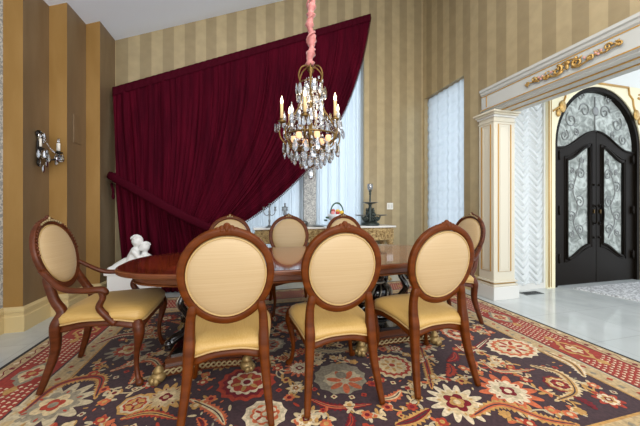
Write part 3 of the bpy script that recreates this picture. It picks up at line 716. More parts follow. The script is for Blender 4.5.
    for r, tries in ((.17, 70), (.115, 120), (.085, 420), (.060, 600), (.045, 1700), (.030, 3000), (.020, 3000)):
        for _ in range(tries):
            x = rnd.uniform(fx0 + r, fx1 - r); y = rnd.uniform(fy0 + r, fy1 - r)
            if not free(x, y, r * (.95 if r > .05 else .72)): continue
            c = (x, y); big.append((x, y, r)); rr = rnd.uniform(0, pi)
            if r > .1:
                cs = rnd.choice([['red', 'crimson', 'pale', 'gold'], ['cream', 'red', 'pale', 'gold'], ['grey', 'cream2', 'orange', 'crimson'], ['gold', 'red', 'cream', 'crimson'], ['orange', 'pale', 'cream2', 'crimson']])
                (rosette if rnd.random() < .45 else starflower)(c, r, cs, rnd.choice([10, 12, 14]), rr, rnd.choice([1, .8])); nodes.append(c)
            elif r > .055:
                if rnd.random() < (.8 if r > .08 else .35):
                    L = r * 1.1; sawleaf([(x - cos(rr) * L, y - sin(rr) * L), (x + sin(rr) * L * .3, y - cos(rr) * L * .3), (x + cos(rr) * L, y + sin(rr) * L)], r * .5, rnd.choice(['gold', 'red', 'orange', 'cream', 'crimson']), rnd.choice(['cream', 'red', 'gold', 'crimson']))
                else: starflower(c, r, [rnd.choice(['orange', 'cream', 'red']), rnd.choice(['pale', 'red']), 'gold', 'crimson'], 8, rr); nodes.append(c)
            elif r > .04:
                bloom(c, r * .8, rnd.choice(['orange', 'red', 'cream', 'orange', 'red', 'gold']), rnd.choice(['cream', 'gold', 'crimson']), rr, rnd.choice([4, 5, 6])); nodes.append(c)
            elif r > .025:
                if rnd.random() < .5: bloom(c, r * .7, rnd.choice(['cream', 'red', 'cream2', 'gold']), 'crimson', rr, 4)
                else: radial(c, r * .9, lambda a: 1, rnd.choice(['cream', 'gold', 'cream2', 'red']), 2, 10, rr, .35)
                if rnd.random() < .4: nodes.append(c)
            else: radial(c, r * .75, lambda a: 1, rnd.choice(['cream', 'gold', 'orange', 'cream2', 'grey']), 2, 8, rr, .4)
    for i, a in enumerate(nodes):
        near = sorted(nodes[:i] + nodes[i + 1:], key=lambda q: (q[0] - a[0]) ** 2 + (q[1] - a[1]) ** 2)[:2]
        for q in near[:1 + i % 2]:
            mx, my = (a[0] + q[0]) / 2, (a[1] + q[1]) / 2; dx, dy = q[0] - a[0], q[1] - a[1]; s = .22 if i % 2 else -.22
            vine([a, (mx - dy * s, my + dx * s), q], rnd.choice(['cream', 'cream', 'gold', 'cream2']), .0055, rng=rnd)
    o = b.build('oriental_rug')
    tag(o, 'large red and dark floral oriental rug under the dining table', 'rug')
carpet()

# ================================================================== dining table
RT = .0085                                            # top of the rug's pile
def superell(a, bb, n, N=96, off=0):
    out = []
    for i in range(N):
        t = 2 * pi * i / N; c, s = cos(t), sin(t)
        out.append(((a + off) * abs(c) ** (2 / n) * (1 if c >= 0 else -1), (bb + off) * abs(s) ** (2 / n) * (1 if s >= 0 else -1)))
    return out
TA, TB, TN = 1.485, 0.60, 3.0
table = empty('dining_table', (.535, 2.60, RT))
def loft(mb, rings, mats_, N=96, cap=True):           # rings: list of (offset, z)
    for k in range(len(rings) - 1):
        A = superell(TA, TB, TN, N, rings[k][0]); Bq = superell(TA, TB, TN, N, rings[k + 1][0])
        v = [(x, y, rings[k][1]) for x, y in A] + [(x, y, rings[k + 1][1]) for x, y in Bq]
        mb.add(v, [(i, (i + 1) % N, N + (i + 1) % N, N + i) for i in range(N)], mats_[k], False)
    if cap:
        A = superell(TA, TB, TN, N, rings[-1][0]); mb.add([(x, y, rings[-1][1]) for x, y in A], [tuple(range(N))], mats_[-1], False)
b = MB(); A_ = APRON
loft(b, [(-.16, .705), (-.012, .705), (-.004, .712), (-.004, .718), (0, .722), (.0, .736), (-.006, .743), (-.016, .745), (-.115, .7452), (-.121, .7452), (-.125, .7452)], [A_, A_, A_, A_, A_, A_, TOPB, TOPB, EBONY, TOPW, TOPW])
b.build('tabletop', table)
b = MB(); loft(b, [(-.125, .63), (-.106, .63), (-.102, .642), (-.114, .646), (-.114, .705)], [A_] * 5, cap=False); loft(b, [(-.14, .705), (-.14, .63), (-.125, .63)], [A_] * 3, cap=False); b.build('apron', table)
def pedestal(cx, h):
    r = empty('pedestal', (cx, -.03, 0)); r.parent = table
    k = .42
    def outline(o):                                    # rectangle with concave sides
        pts = []
        for (xa, ya, xb, yb, nx, ny) in ((-h, -k, h, -k, 0, 1), (h, -k, h, k, -1, 0), (h, k, -h, k, 0, -1), (-h, k, -h, -k, 1, 0)):
            for i in range(14):
                t = i / 14; s = .035 * sin(pi * t); x = xa + (xb - xa) * t + nx * s; y = ya + (yb - ya) * t + ny * s
                pts.append((x * (1 + o / h), y * (1 + o / k)))
        return pts
    b = MB(); b.prism(outline(0), 'Z', .028, .088, PEDW); b.prism(outline(-.03), 'Z', .088, .135, PEDW); b.prism(outline(-.06), 'Z', .135, .15, EBONY)
    b.build('plinth', r, bevel=.004)
    o1 = outline(.006); b = MB(); L = [(x, y) for x, y in o1]; N = len(L)
    for q in range(2):                                 # twisted gilt rope round the plinth's edge
        path = []
        for i in range(N * 4):
            i0 = i // 4; t = (i % 4) / 4; x = L[i0][0] * (1 - t) + L[(i0 + 1) % N][0] * t; y = L[i0][1] * (1 - t) + L[(i0 + 1) % N][1] * t
            a = i * 2 * pi / 7 + q * pi; d_ = Vector((x, y)).normalized(); path.append((x + d_.x * .009 * cos(a), y + d_.y * .009 * cos(a), .060 + .015 * sin(a)))
        b.tube(path, .0068, GILTWOOD, 5, closed=True)
    b.build('rope_molding', r)
    for sx in (-1, 1):
        for sy in (-1, 1):
            f = MB(); x, y = sx * (h + .0), sy * (k + .0)
            f.ell((x, y, .042), (.048, .048, .041), CLAW)
            for a in (-.7, 0, .7):
                d_ = Vector((sx, sy, 0)).normalized(); d_.rotate(Matrix.Rotation(a, 3, 'Z')); f.ell((x + d_.x * .042, y + d_.y * .042, .026), (.021, .021, .026), CLAW, 8, 6)
            f.lathe([(.02, .06), (.036, .07), (.03, .09), (.02, .105), (.012, .115)], (x, y, 0), CLAW, 12)
            f.build('claw_foot', r)
            s = MB()                                   # S-scroll from the plinth corner up to the column
            pts = spline([(sx * .27, sy * .27, .15), (sx * .24, sy * .24, .20), (sx * .17, sy * .17, .23), (sx * .14, sy * .14, .30), (sx * .17, sy * .17, .38), (sx * .20, sy * .20, .46), (sx * .16, sy * .16, .56), (sx * .20, sy * .20, .61)], 5)
            s.tube(pts, lerpr([.026, .034, .036, .028, .026, .026, .024, .03], len(pts)), EBONY, 10)
            s.tube([p_ + Vector((sx * .02, sy * .02, .006)) for p_ in pts[2:-4]], .007, SILVERED, 6); s.ell((sx * .265, sy * .265, .185), (.03, .03, .03), EBONY)
            s.build('scroll_bracket', r)
    c = MB(); c.lathe([(.15, .15), (.16, .17), (.13, .19), (.075, .21), (.07, .24), (.11, .29), (.135, .35), (.12, .41), (.07, .45), (.06, .48), (.085, .52), (.07, .55), (.10, .59), (.20, .605), (.22, .616)], (0, 0, 0), EBONY, 28)
    c.build('turned_column', r)
    c = MB()
    for i in range(12):
        a = 2 * pi * i / 12; path = [(rr * cos(a + q), rr * sin(a + q), zz) for rr, zz, q in ((.085, .245, 0), (.122, .29, .12), (.145, .35, .25), (.128, .41, .38), (.08, .445, .5))]
        c.tube(spline(path, 4), .009, SILVERED, 6)
    for zz, rr in ((.215, .078), (.462, .066)): c.tube([(rr * cos(2 * pi * i / 24), rr * sin(2 * pi * i / 24), zz) for i in range(24)], .012, SILVERED, 6, closed=True)
    c.build('silvered_leaf_carving', r)
pedestal(-.82, .29); pedestal(.71, .34)
tag(table, 'long glossy mahogany dining table with round ends and two dark pedestals', 'table')

# ================================================================== chairs
LEAN = [.19, 0.0]
SH = [.812, .230, .250, -.045]
def back_uv(u, v):
    zc, hw, hh, _ = SH          # point of the back plane, u,v in units of the half axes; slightly egg shaped
    zz = zc + hh * v; x = hw * u * (1 + .06 * v)
    y = -.245 - LEAN[1] - LEAN[0] * (zz - zc)
    return Vector((x, y, zz))
BN = Vector((0, -cos(math.atan(.19)), -sin(math.atan(.19))))   # normal towards the rear
def make_chair(arm=False):
    LEAN[:] = (.26, .10) if arm else (.19, 0.0); SH[:] = (.862, .205, .225, 0.0) if arm else (.812, .232, .250, -.045); dz = SH[3]
    r = empty('dining_armchair' if arm else 'dining_chair')
    wf, wr, yf, yr = (.28, .225, .27, -.225) if arm else (.245, .20, .25, -.215)
    # seat rail (serpentine lower edge) and cushion
    def outline(o, N=48):
        pts = []
        cs = [(-wr, yr), (wr, yr), (wf, yf), (-wf, yf)]
        for k in range(4):
            (xa, ya), (xb, yb) = cs[k], cs[(k + 1) % 4]; nx, ny = (yb - ya), -(xb - xa); L = sqrt(nx * nx + ny * ny); nx /= L; ny /= L
            for i in range(12):
                t = i / 12; bow = (.035 if k == 2 else (.015 if k in (1, 3) else .008)) * sin(pi * t) * (1.0)
                pts.append((xa + (xb - xa) * t + nx * (bow), ya + (yb - ya) * t + ny * (bow)))
        cx, cy_ = 0, .02
        out = []
        for i, (x, y) in enumerate(pts):               # round the corners
            a, c = pts[i - 1], pts[(i + 1) % len(pts)]; q = ((a[0] + 2 * x + c[0]) / 4, (a[1] + 2 * y + c[1]) / 4); L = sqrt((q[0] - cx) ** 2 + (q[1] - cy_) ** 2)
            out.append((q[0] + (q[0] - cx) / L * o, q[1] + (q[1] - cy_) / L * o))
        return out
    N = 48
    def wave(i): t = (i % 12) / 12; return 0.019 * cos(2 * pi * t) + .004 * cos(4 * pi * t)
    rail = MB(); R0 = outline(-.03); R1 = outline(.006); R2 = outline(.012)
    v = []; 
    for i in range(N): v.append((R0[i][0], R0[i][1], .405 - wave(i)))
    for i in range(N): v.append((R1[i][0], R1[i][1], .400 - wave(i)))
    for i in range(N): v.append((R2[i][0], R2[i][1], .408 - wave(i)))
    for i in range(N): v.append((R1[i][0], R1[i][1], .420 - wave(i)))
    for i in range(N): v.append((R1[i][0] * .985, R1[i][1] * .985, .446 - wave(i) * .6))
    for i in range(N): v.append((R0[i][0], R0[i][1], .446))
    f = [(k * N + i, k * N + (i + 1) % N, (k + 1) * N + (i + 1) % N, (k + 1) * N + i) for k in range(5) for i in range(N)]
    v = [(x, y, z + dz) for x, y, z in v]; rail.add(v, f, WOOD if not arm else WOODD, True)
    rail.build('seat_rail', r)
    cu = MB(); rings = [(-.004, .440, 0), (.010, .446, 1), (.018, .462, 1), (.016, .482, .6), (-.004, .500, .2), (-.04, .514, 0), (-.09, .522, 0), (-.15, .526, 0)]
    v = []
    for o, z, wv in rings:
        for i, (x, y) in enumerate(outline(o)): v.append((x, y, z + dz - wave(i) * wv * .7))
    f = [(k * N + i, k * N + (i + 1) % N, (k + 1) * N + (i + 1) % N, (k + 1) * N + i) for k in range(len(rings) - 1) for i in range(N)] + [tuple((len(rings) - 1) * N + i for i in range(N))]
    cu.add(v, f, SEATF, True); seat = cu.build('seat', r)
    MB().tube([(x, y, .446 + dz - wave(i) * .8) for i, (x, y) in enumerate(outline(.012))], .0055, PIPE, 6, closed=True).build('piping', seat)
    # back pad
    pd = MB(); n = 40
    for side, sg in (('b', 1), ('f', -1)):
        rings = [(.90, .0), (.89, .008), (.86, .015), (.78, .022), (.6, .029), (.35, .033), (.12, .034)]
        v = []
        for q, h in rings:
            for i in range(n): a = 2 * pi * i / n; v.append(back_uv(q * cos(a), q * sin(a)) + BN * sg * h * (1 if sg > 0 else 1.3))
        v.append(back_uv(0, 0) + BN * sg * (.035 if sg > 0 else .045)); c = len(v) - 1
        f = []
        for k in range(len(rings) - 1):
            for i in range(n): q = (k * n + i, k * n + (i + 1) % n, (k + 1) * n + (i + 1) % n, (k + 1) * n + i); f.append(q if sg < 0 else q[::-1])
        for i in range(n): q = ((len(rings) - 1) * n + i, (len(rings) - 1) * n + (i + 1) % n, c); f.append(q if sg < 0 else q[::-1])
        pd.add(v, f, PAD, True)
    back = pd.build('backrest', r)
    pp = MB()
    for sg in (1, -1): pp.tube([back_uv(.885 * cos(2 * pi * i / n), .885 * sin(2 * pi * i / n)) + BN * sg * .013 for i in range(n)], .0055, PIPE, 6, closed=True)
    pp.build('piping', back)
    fr = MB(); W1 = WOOD if not arm else WOODD
    fr.tube([back_uv(cos(2 * pi * i / 64), sin(2 * pi * i / 64)) for i in range(64)], .023, W1, 16, closed=True, sc=(.72, .92), up=tuple(BN), se=.55)
    fr.tube([back_uv(1.055 * cos(2 * pi * i / 64), 1.055 * sin(2 * pi * i / 64)) - BN * .010 for i in range(64)], .009, W1, 6, closed=True)
    if arm:                                             # carved leaf and bead run round the upper front of the frame
        for i in range(30):
            a = pi * (.02 + .96 * i / 29); p_ = back_uv(1.03 * cos(a), 1.03 * sin(a)) - BN * .022; fr.ell(p_, .0085, GILTWOOD if 9 < i < 20 else WOODD, 6, 5)
    fr.build('back_frame', r)
    cr = MB(); top = back_uv(0, 1.0)                    # carved crest
    cr.ell(top + Vector((0, 0, .022)), (.022, .016, .026), W1, 10, 8)
    for s in (-1, 1):
        for (dx, dz, rx, rz_) in ((.024, .016, .018, .018), (.046, .011, .018, .013), (.068, .004, .018, .010), (.09, -.005, .018, .008)): cr.ell(top + Vector((s * dx, 0, dz)), (rx, .014, rz_), W1, 8, 6)
    for sg in (-1, 1):
        cr.ell(top + Vector((0, 0, .018)) + BN * sg * .014, (.012, .008, .018), GILTWOOD if sg < 0 or arm else WOOD, 8, 6)
        for s in (-1, 1): cr.ell(top + Vector((s * .025, 0, .008)) + BN * sg * .014, (.014, .006, .008), GILTWOOD if sg < 0 or arm else WOOD, 8, 6)
    cr.build('crest', r)
    # legs
    for s in (-1, 1):
        lg = MB(); pj = back_uv(s * .80, -.60)
        pts = spline([(s * .232, -.315, .006), (s * .222, -.285, .10), (s * .205, -.245, .26), (s * wr * .98, yr - .008, .42), (s * .196, -.212, .50), (s * .192, -.21 - LEAN[1] * .45, .58), tuple(pj + Vector((s * .004, .002, -.03))), tuple(pj)], 6)
        lg.tube(pts, lerpr([.0185, .0225, .028, .034, .030, .027, .027, .022], len(pts)), W1, 16, sc=(.9, .9), up=(0, 1, 0), se=.6); lg.build('leg', r)
        lg = MB(); x, y = s * (wf - .01), yf - .02
        o = Vector((s, 1, 0)).normalized()
        def q(a, z): return (x + o.x * a, y + o.y * a, z)
        pts = spline([q(.022, .011), q(.026, .024), q(.006, .05), q(-.012, .12), q(-.012, .20), q(.006, .28 + dz), q(.020, .35 + dz), q(.012, .40 + dz), q(-.006, .435 + dz)], 5)
        lg.tube(pts, lerpr([.020, .026, .017, .0145, .017, .023, .033, .036, .030], len(pts)), W1, 10)
        lg.ell(q(.018, .37 + dz), (.028, .028, .03), W1, 8, 6); lg.build('leg', r)
    if arm:
        for s in (-1, 1):
            a = MB(); p0 = back_uv(s * 1.0, -.38)
            pts = spline([tuple(p0), (s * .262, -.18, .672), (s * .285, -.05, .655), (s * .288, .02, .657), (s * .286, .055, .652), (s * .284, .072, .634), (s * .284, .062, .618)], 6)
            a.tube(pts, lerpr([.018, .021, .023, .026, .026, .022, .014], len(pts)), WOODD, 10, sc=(.8, 1.15), up=(0, 0, 1))
            pts = spline([(s * .284, .050, .640), (s * .285, .055, .60), (s * .285, .035, .54), (s * .283, .075, .48), (s * .275, .12, .425)], 6)
            a.tube(pts, lerpr([.021, .018, .021, .021, .024], len(pts)), WOODD, 8); a.build('armrest', r)
    return r
side = make_chair(False); armc = make_chair(True)
GN, GF = 'side chairs along the near side of the table', 'side chairs along the far side of the table'
def put(src, first, x, y, rz, label, cat, group):
    o = src if first else copy_tree(src); o.location = (x, y, RT); o.rotation_euler[2] = rz; return tag(o, label, cat, group)
put(side, True, -.098, 1.875, 0.0, 'oval-back cream chair seen from behind, nearest the left end of table', 'chair', GN)
put(side, False, .565, 1.885, 0.0, 'oval-back cream chair seen from behind, middle of the near side', 'chair', GN)
put(side, False, 1.25, 1.875, radians(2), 'oval-back cream chair seen from behind, rightmost of the near side', 'chair', GN)
put(side, False, -.19, 3.36, pi, 'far-side chair facing camera, mostly hidden behind the leftmost near chair', 'chair', GF)
put(side, False, .53, 3.36, pi, 'far-side chair facing camera, fully seen oval back before the candelabra', 'chair', GF)
put(side, False, 1.27, 3.36, pi, 'far-side chair facing camera, peeking above the middle near chair', 'chair', GF)
put(armc, True, -.955, 2.43, -pi / 2, 'carved armchair at the left end of table, golden seat in profile', 'armchair', 'armchairs at the table ends')
put(armc, False, 2.005, 2.62, pi / 2 , 'carved armchair at the right end of table, beside the portal pilaster', 'armchair', 'armchairs at the table ends')

# ================================================================== burgundy drape
cur = empty('velvet_curtain', (0, 4.42, 0))
def drape():
    top0, top1 = Vector((-1.735, 0, 2.79)), Vector((2.02, 0, 4.42)); g0, g1 = Vector((-1.66, -.10, 1.56)), Vector((-.36, -.14, .80))
    c1 = Vector((1.62, -.04, 1.82)); rnd = random.Random(3); NF = 46
    phs = [rnd.uniform(-.5, .5) for _ in range(NF + 3)]; am = [rnd.uniform(.5, 1.2) for _ in range(NF + 3)]
    def pnt(u, v):
        T = top0.lerp(top1, u); G = g0.lerp(g1, (1 - math.exp(-3.2 * u)) / .9592); c = ((T + G) / 2).lerp(c1, u ** 2.2)
        if v <= 1:
            p = bez(T, c, G, v)
        else:
            t = v - 1; Bt = Vector((-1.56 + 1.35 * (1 - math.exp(-3.2 * u)) / .9592, -.06, .02)); p = G.lerp(Bt, t); p.x += .08 * sin(pi * t) * (u - .2)
        return p
    def fn(u, vv):
        v = vv * 1.7 if vv * 1.7 < 1 else 1 + (vv * 1.7 - 1) / .7
        p = pnt(u, v)
        k = u * NF; i = int(k); ph = phs[i] * (1 - (k - i)) + phs[i + 1] * (k - i); a = am[i] * (1 - (k - i)) + am[i + 1] * (k - i)
        env = min(1, v / .06) * (.35 + .65 * min(1, v * 3)); 
        if v <= 1: env *= 1 - .45 * v
        off = (sin(2 * pi * (k + ph + .25 * sin(3 * v + i))) * .6 + .4 * sin(2 * pi * (k * .5 + ph * 2))) * a * .030 * env
        return (p.x + .006 * sin(k * 7) * env, p.y - .03 * 0 + off, p.z)
    b = MB(); b.grid(fn, NF * 12, 110, VELVET)
    b.build('drape_panel', cur, solid=.004)
    b = MB()                                           # flat heading along the slanted rod
    def hd(u, v): T = top0.lerp(top1, u); return (T.x, -.018 - .006 * sin(v * pi) - .004 * sin(u * 300), T.z + .015 - .13 * v * .9)
    b.grid(hd, 200, 6, VELVETB); b.build('heading', cur, solid=.004)
    b = MB()                                           # tieback sash
    path = spline([(-1.745, .02, 1.635), (-1.70, -.13, 1.60), (-1.30, -.24, 1.37), (-.85, -.27, 1.10), (-.50, -.26, .92), (-.32, -.20, .84), (-.30, -.06, .84)], 8)
    b.tube(path, lerpr([.036, .04, .046, .046, .045, .045, .04], len(path)), VELVETB, 12, sc=(.45, 1.25), up=(0, 1, .0)); b.build('tieback', cur)
    b = MB(); b.tube(spline([(-1.78, .10, 1.52), (-1.74, -.04, 1.50), (-1.70, -.09, 1.43), (-1.71, -.06, 1.36)], 5), .014, VELVETB, 8); b.ell((-1.71, -.06, 1.34), (.02, .02, .04), VELVETB); b.build('tassel', cur)
    b = MB(); N = 150                                  # tasselled fringe down the swept edge
    for i in range(N):
        p = Vector(fn(1.0, (i + 1) / N * .57)); q = Vector(fn(1.0, i / N * .57)); d_ = (p - q).normalized()
        out = Vector((d_.z * -1, 0, d_.x)); out = out if out.x > 0 else -out
        e = p + out * .016 + Vector((0, 0, -.006)); b.tube([p, e], .006, VELVETB, 4); b.ell(e, .011, VELVETB, 6, 5)
    b.tube([fn(1.0, i / 60 * .57) for i in range(61)], .008, VELVETB, 6); b.build('beaded_fringe', cur)
drape(); tag(cur, 'huge burgundy velvet curtain swept to the left wall by a sash', 'curtain')

# ================================================================== console and what stands on it
CX0, CX1, CY0, CY1, CH = .10, 2.34, 4.13, 4.57, .90
con = empty('console_table', ((CX0 + CX1) / 2, (CY0 + CY1) / 2, 0)); hw, hd_ = (CX1 - CX0) / 2, (CY1 - CY0) / 2
MB().box(-hw, hw, -hd_, hd_, CH - .028, CH, MARBLEW).build('marble_top', con, bevel=.005)
b = MB(); b.box(-hw + .03, hw - .03, -hd_ + .03, hd_ - .03, CH - .23, CH - .028, CARV)
rnd = random.Random(9)
for i in range(34):                                    # carved scroll relief on the apron
    x = -hw + .07 + (2 * hw - .14) * i / 33
    for z in (CH - .085, CH - .15):
        b.tube([(px_, -hd_ + .024, pz) for px_, _, pz in spiral(x, z, rnd.uniform(.024, .036), 1.2, rnd.uniform(0, 6), rnd.choice([-1, 1]), 0, 12)], .007, CARV, 5)
for z in (CH - .035, CH - .225): b.tube([(-hw + .03, -hd_ + .026, z), (hw - .03, -hd_ + .026, z)], .010, CARV, 6)
for s in (-1, 1):
    for k in range(5): b.tube([(s * (hw - .026), py_, pz) for py_, _, pz in spiral(-hd_ + .07 + k * .075, CH - .12, .035, 1.2, k, 1, 0, 12)], .007, CARV, 5)
b.build('carved_apron', con)
for sx in (-1, 1):
    for sy in (-1, 1):
        l = MB(); x, y = sx * (hw - .09), sy * (hd_ - .08)
        pts = spline([(x + sx * .02, y, 0.02), (x - sx * .01, y, .10), (x - sx * .03, y, .28), (x, y, .48), (x + sx * .03, y, .60), (x, y, .68)], 6)
        l.tube(pts, lerpr([.022, .02, .022, .034, .05, .06], len(pts)), CARV, 10); l.ell((x + sx * .02, y, .028), (.035, .035, .028), CARV); l.build('leg', con)
tag(con, 'gilt carved console with white marble top against the back wall', 'console table')
def candelabrum(rot):
    r = empty('candelabrum')
    b = MB(); b.lathe([(.055, 0), (.058, .008), (.03, .02), (.014, .04), (.012, .07), (.018, .10), (.010, .13), (.012, .20), (.016, .23), (.008, .27), (.010, .30)], (0, 0, 0), SILVER, 16)
    b.build('stem', r)
    def cup(x, y, z): m = MB(); m.lathe([(.006, 0), (.022, .012), (.012, .02), (.011, .045), (.018, .055), (.018, .06)], (x, y, z), SILVER, 12); m.build('candle_cup', r)
    cup(0, 0, .295)
    for s in (-1, 1):
        x, y = s * .085 * cos(rot), s * .085 * sin(rot)
        MB().tube(spline([(0, 0, .20), (x * .4, y * .4, .175), (x * .85, y * .85, .20), (x, y, .245)], 6), .006, SILVER, 8).build('arm', r); cup(x, y, .243)
    return r
c1 = candelabrum(0); c1.location = (.33, 4.21, CH); tag(c1, 'tarnished silver three-cup candelabrum at the left end of console', 'candelabrum', 'candelabra on the console')
c2 = candelabrum(1.1); c2.location = (.56, 4.23, CH); tag(c2, 'tarnished silver candelabrum turned edge-on, second from console\'s left end', 'candelabrum', 'candelabra on the console')
d1 = MB(); d1.lathe([(.04, 0), (.045, .006), (.085, .022), (.09, .028), (.08, .027), (.04, .012), (.001, .012)], (0, 0, 0), SILVER, 24); d1.ell((0, 0, .052), (.065, .05, .040), SILVER)
tag(d1.build('serving_dish', loc=(.87, 4.33, CH)), 'small covered silver dish before the grey window pier', 'dish')
d2 = MB(); d2.lathe([(.06, 0), (.07, .005), (.14, .014), (.145, .018), (.13, .016), (.06, .008), (.001, .008)], (0, 0, 0), SILVER, 28)
tag(d2.build('flat_platter', loc=(1.10, 4.30, CH)), 'flat silver platter between covered dish and fruit bowl', 'platter')
fb = empty('fruit_bowl', (1.40, 4.32, CH)); fb.scale = (1.2, 1.2, 1.3)
b = MB(); b.lathe([(.055, 0), (.06, .01), (.035, .025), (.045, .04), (.095, .075), (.115, .12), (.118, .145), (.108, .142), (.09, .10), (.03, .06), (.001, .058)], (0, 0, 0), PORC, 28, sx=1.1); b.build('bowl', fb)
b = MB(); b.tube([(.09 * cos(pi * i / 16), 0, .15 + .13 * sin(pi * i / 16)) for i in range(17)], lerpr([.008, .011, .008], 17), FR_GRN, 8); b.build('handle', fb)
b = MB()
for s in (-1, 1):
    for k in range(5): b.ell((s * (.12 + .012 * k), -.02, .10 + .012 * (k % 3) - .01 * k), (.02, .008, .012), [FR_GRN, VERDI][k % 2], 8, 5)
b.build('applied_leaves', fb)
tag(fb, 'white porcelain bowl with looped green handle, heaped with fruit', 'bowl')
for i, (x, y, z, rr, m, lab) in enumerate(((-.07, -.03, .165, .034, FR_PNK, 'pink fruit at the left of the porcelain bowl'), (-.01, -.055, .165, .032, FR_RED, 'red fruit low in the middle of the porcelain bowl'), (.055, -.04, .17, .036, FR_YEL, 'yellow fruit at the right front of the porcelain bowl'),
        (.02, .03, .185, .036, FR_YEL, 'yellow fruit at the back of the bowl, under its handle'), (-.045, .03, .19, .034, FR_RED, 'red fruit at the back left of the porcelain bowl'))):
    o = MB().ell((0, 0, 0), (rr, rr, rr * .92), m, 14, 10).tube([(0, 0, rr * .8), (.003, 0, rr * 1.15)], .002, FR_GRN, 5).build('fruit', loc=(1.40 + x * 1.15, 4.32 + y * 1.15, CH + z * 1.3 - .008)); tag(o, lab, 'fruit', 'fruits in the porcelain bowl')
ep = empty('bronze_epergne', (1.98, 4.34, CH)); ep.scale = (1.2, 1.2, 1.33)         # tiered centrepiece
b = MB(); b.lathe([(.125, 0), (.13, .012), (.12, .03), (.09, .04), (.05, .06), (.035, .09), (.05, .12), (.03, .16), (.022, .21), (.02, .25), (.034, .262)], (0, 0, 0), VERDI, 20)
rnd = random.Random(4)
for i in range(40):
    a = rnd.uniform(0, 2 * pi); z = rnd.uniform(.03, .20); q = .085 * (1 - z / .30) + .012; b.ell((q * cos(a), q * sin(a), z), (rnd.uniform(.012, .022), .014, rnd.uniform(.012, .026)), VERDI, 7, 5)
b.build('figural_base', ep)
b = MB(); b.lathe([(.03, 0), (.05, .004), (.105, .018), (.11, .024), (.10, .022), (.04, .010), (.001, .01)], (0, 0, .262), SILVER, 24); b.build('tray', ep)
b = MB(); b.lathe([(.022, 0), (.012, .02), (.011, .10), (.018, .115), (.013, .13), (.022, .15), (.022, .155)], (0, 0, .272), VERDI, 14); b.build('upper_stem', ep)
b = MB(); b.lathe([(.014, 0), (.034, .02), (.038, .05), (.036, .085), (.03, .088), (.03, .05), (.012, .012), (.001, .01)], (0, 0, .425), CRYSTAL, 14); b.build('glass_cup', ep)
for s in (-1, 1):
    b = MB(); b.tube(spline([(s * .03, -.02, .10), (s * .08, -.03, .06), (s * .12, -.03, .075), (s * .135, -.03, .115)], 6), .010, VERDI, 8); b.ell((s * .09, -.03, .085), (.03, .02, .025), VERDI); b.build('branch', ep)
    b = MB(); b.lathe([(.02, 0), (.08, .010), (.085, .016), (.03, .006), (.001, .005)], (s * .150, -.03, .115), SILVER, 20); b.build('side_tray', ep)
tag(ep, 'dark bronze tiered centrepiece with three small trays, right end of console', 'centrepiece')

# ================================================================== white statue
st = empty('putti_statue', (-1.33, 4.00, RT))
b = MB(); b.box(-.29, .29, -.13, .13, 0, .05, PLASTER); b.box(-.26, .26, -.12, .12, .05, .38, PLASTER); b.box(-.29, .29, -.13, .13, .38, .42, PLASTER); b.build('plinth', st, bevel=.008)
def capsule(mb, a, c, ra, rc, k=5):
    a, c = Vector(a), Vector(c)
    for i in range(k + 1): t = i / k; mb.ell(a.lerp(c, t), ra + (rc - ra) * t, PLASTER, 10, 8)
def putto(bd, hair, o, lean, hr, armto, face):
    P_ = lambda x, y, z: (o[0] + x, o[1] + y, o[2] + z)
    capsule(bd, P_(0, 0, .07), P_(lean * .4, 0, .15), .078, .072); capsule(bd, P_(lean * .4, 0, .15), P_(lean * .85, 0, .225), .07, .058)
    capsule(bd, P_(lean, 0, .24), P_(lean * 1.15, 0, .28), .032, .030, 3)
    hc = Vector(P_(lean * 1.3, -.005, .35)); bd.ell(hc, (hr, hr * .95, hr * 1.1), PLASTER, 14, 12)
    bd.ell(hc + Vector((face * hr * .95, -hr * .25, -.008)), (.012, .012, .014), PLASTER, 8, 6); bd.ell(hc + Vector((face * hr * .75, -hr * .2, -hr * .55)), (.022, .024, .018), PLASTER, 8, 6)
    bd.ell(hc + Vector((-face * .01, -hr * .92, -.012)), (.012, .007, .017), PLASTER, 8, 6)
    for s in (-1, 1):
        bd_y = s * .062; sh = P_(lean * .85, bd_y, .225); el = P_(lean * .85 + armto[0] * .5, bd_y * 1.3 - .01, .15); hn = P_(lean * .85 + armto[0], bd_y * .6 - .02, armto[1])
        capsule(bd, sh, el, .030, .025); capsule(bd, el, hn, .025, .018); 
        for f_ in range(4): capsule(bd, hn, (hn[0] + face * .028, hn[1] - .018 + f_ * .012, hn[2] - .004 * f_), .009, .007, 2)
        kn = P_(face * .12, bd_y * 1.2 - .02, .10); ft = P_(face * .15, bd_y * 1.1 - .04, .012); capsule(bd, P_(0, bd_y * .8, .06), kn, .052, .040); capsule(bd, kn, ft, .036, .022); bd.ell(Vector(ft) + Vector((face * .02, 0, .0)), (.032, .018, .014), PLASTER, 8, 6)
    for i in range(60):
        rnd_ = random.Random(i); a = rnd_.uniform(0, 2 * pi); t = rnd_.uniform(0, 1.25); dv = Vector((sin(t) * cos(a) * hr, sin(t) * sin(a) * hr, cos(t) * hr * 1.1)); dv.x -= face * hr * .18
        hair.ell(hc + dv * 1.02, hr * .12, PLASTER, 7, 5)
for k, args in enumerate((((-.04, 0, .42), .05, .066, (.14, .17), 1), ((.11, -.01, .345), -.0, .056, (-.08, .20), -1))):
    bd = MB(); hair = MB(); putto(bd, hair, *args); bo = bd.build('child_figure', st, remesh=.009); hair.build('curly_hair', bo)
b = MB(); capsule(b, (-.20, 0, .46), (-.10, .02, .50), .05, .07); capsule(b, (-.27, -.02, .44), (-.18, 0, .45), .03, .05); b.ell((.0, .02, .43), (.26, .10, .035), PLASTER, 16, 8); b.build('drapery', st, remesh=.012)
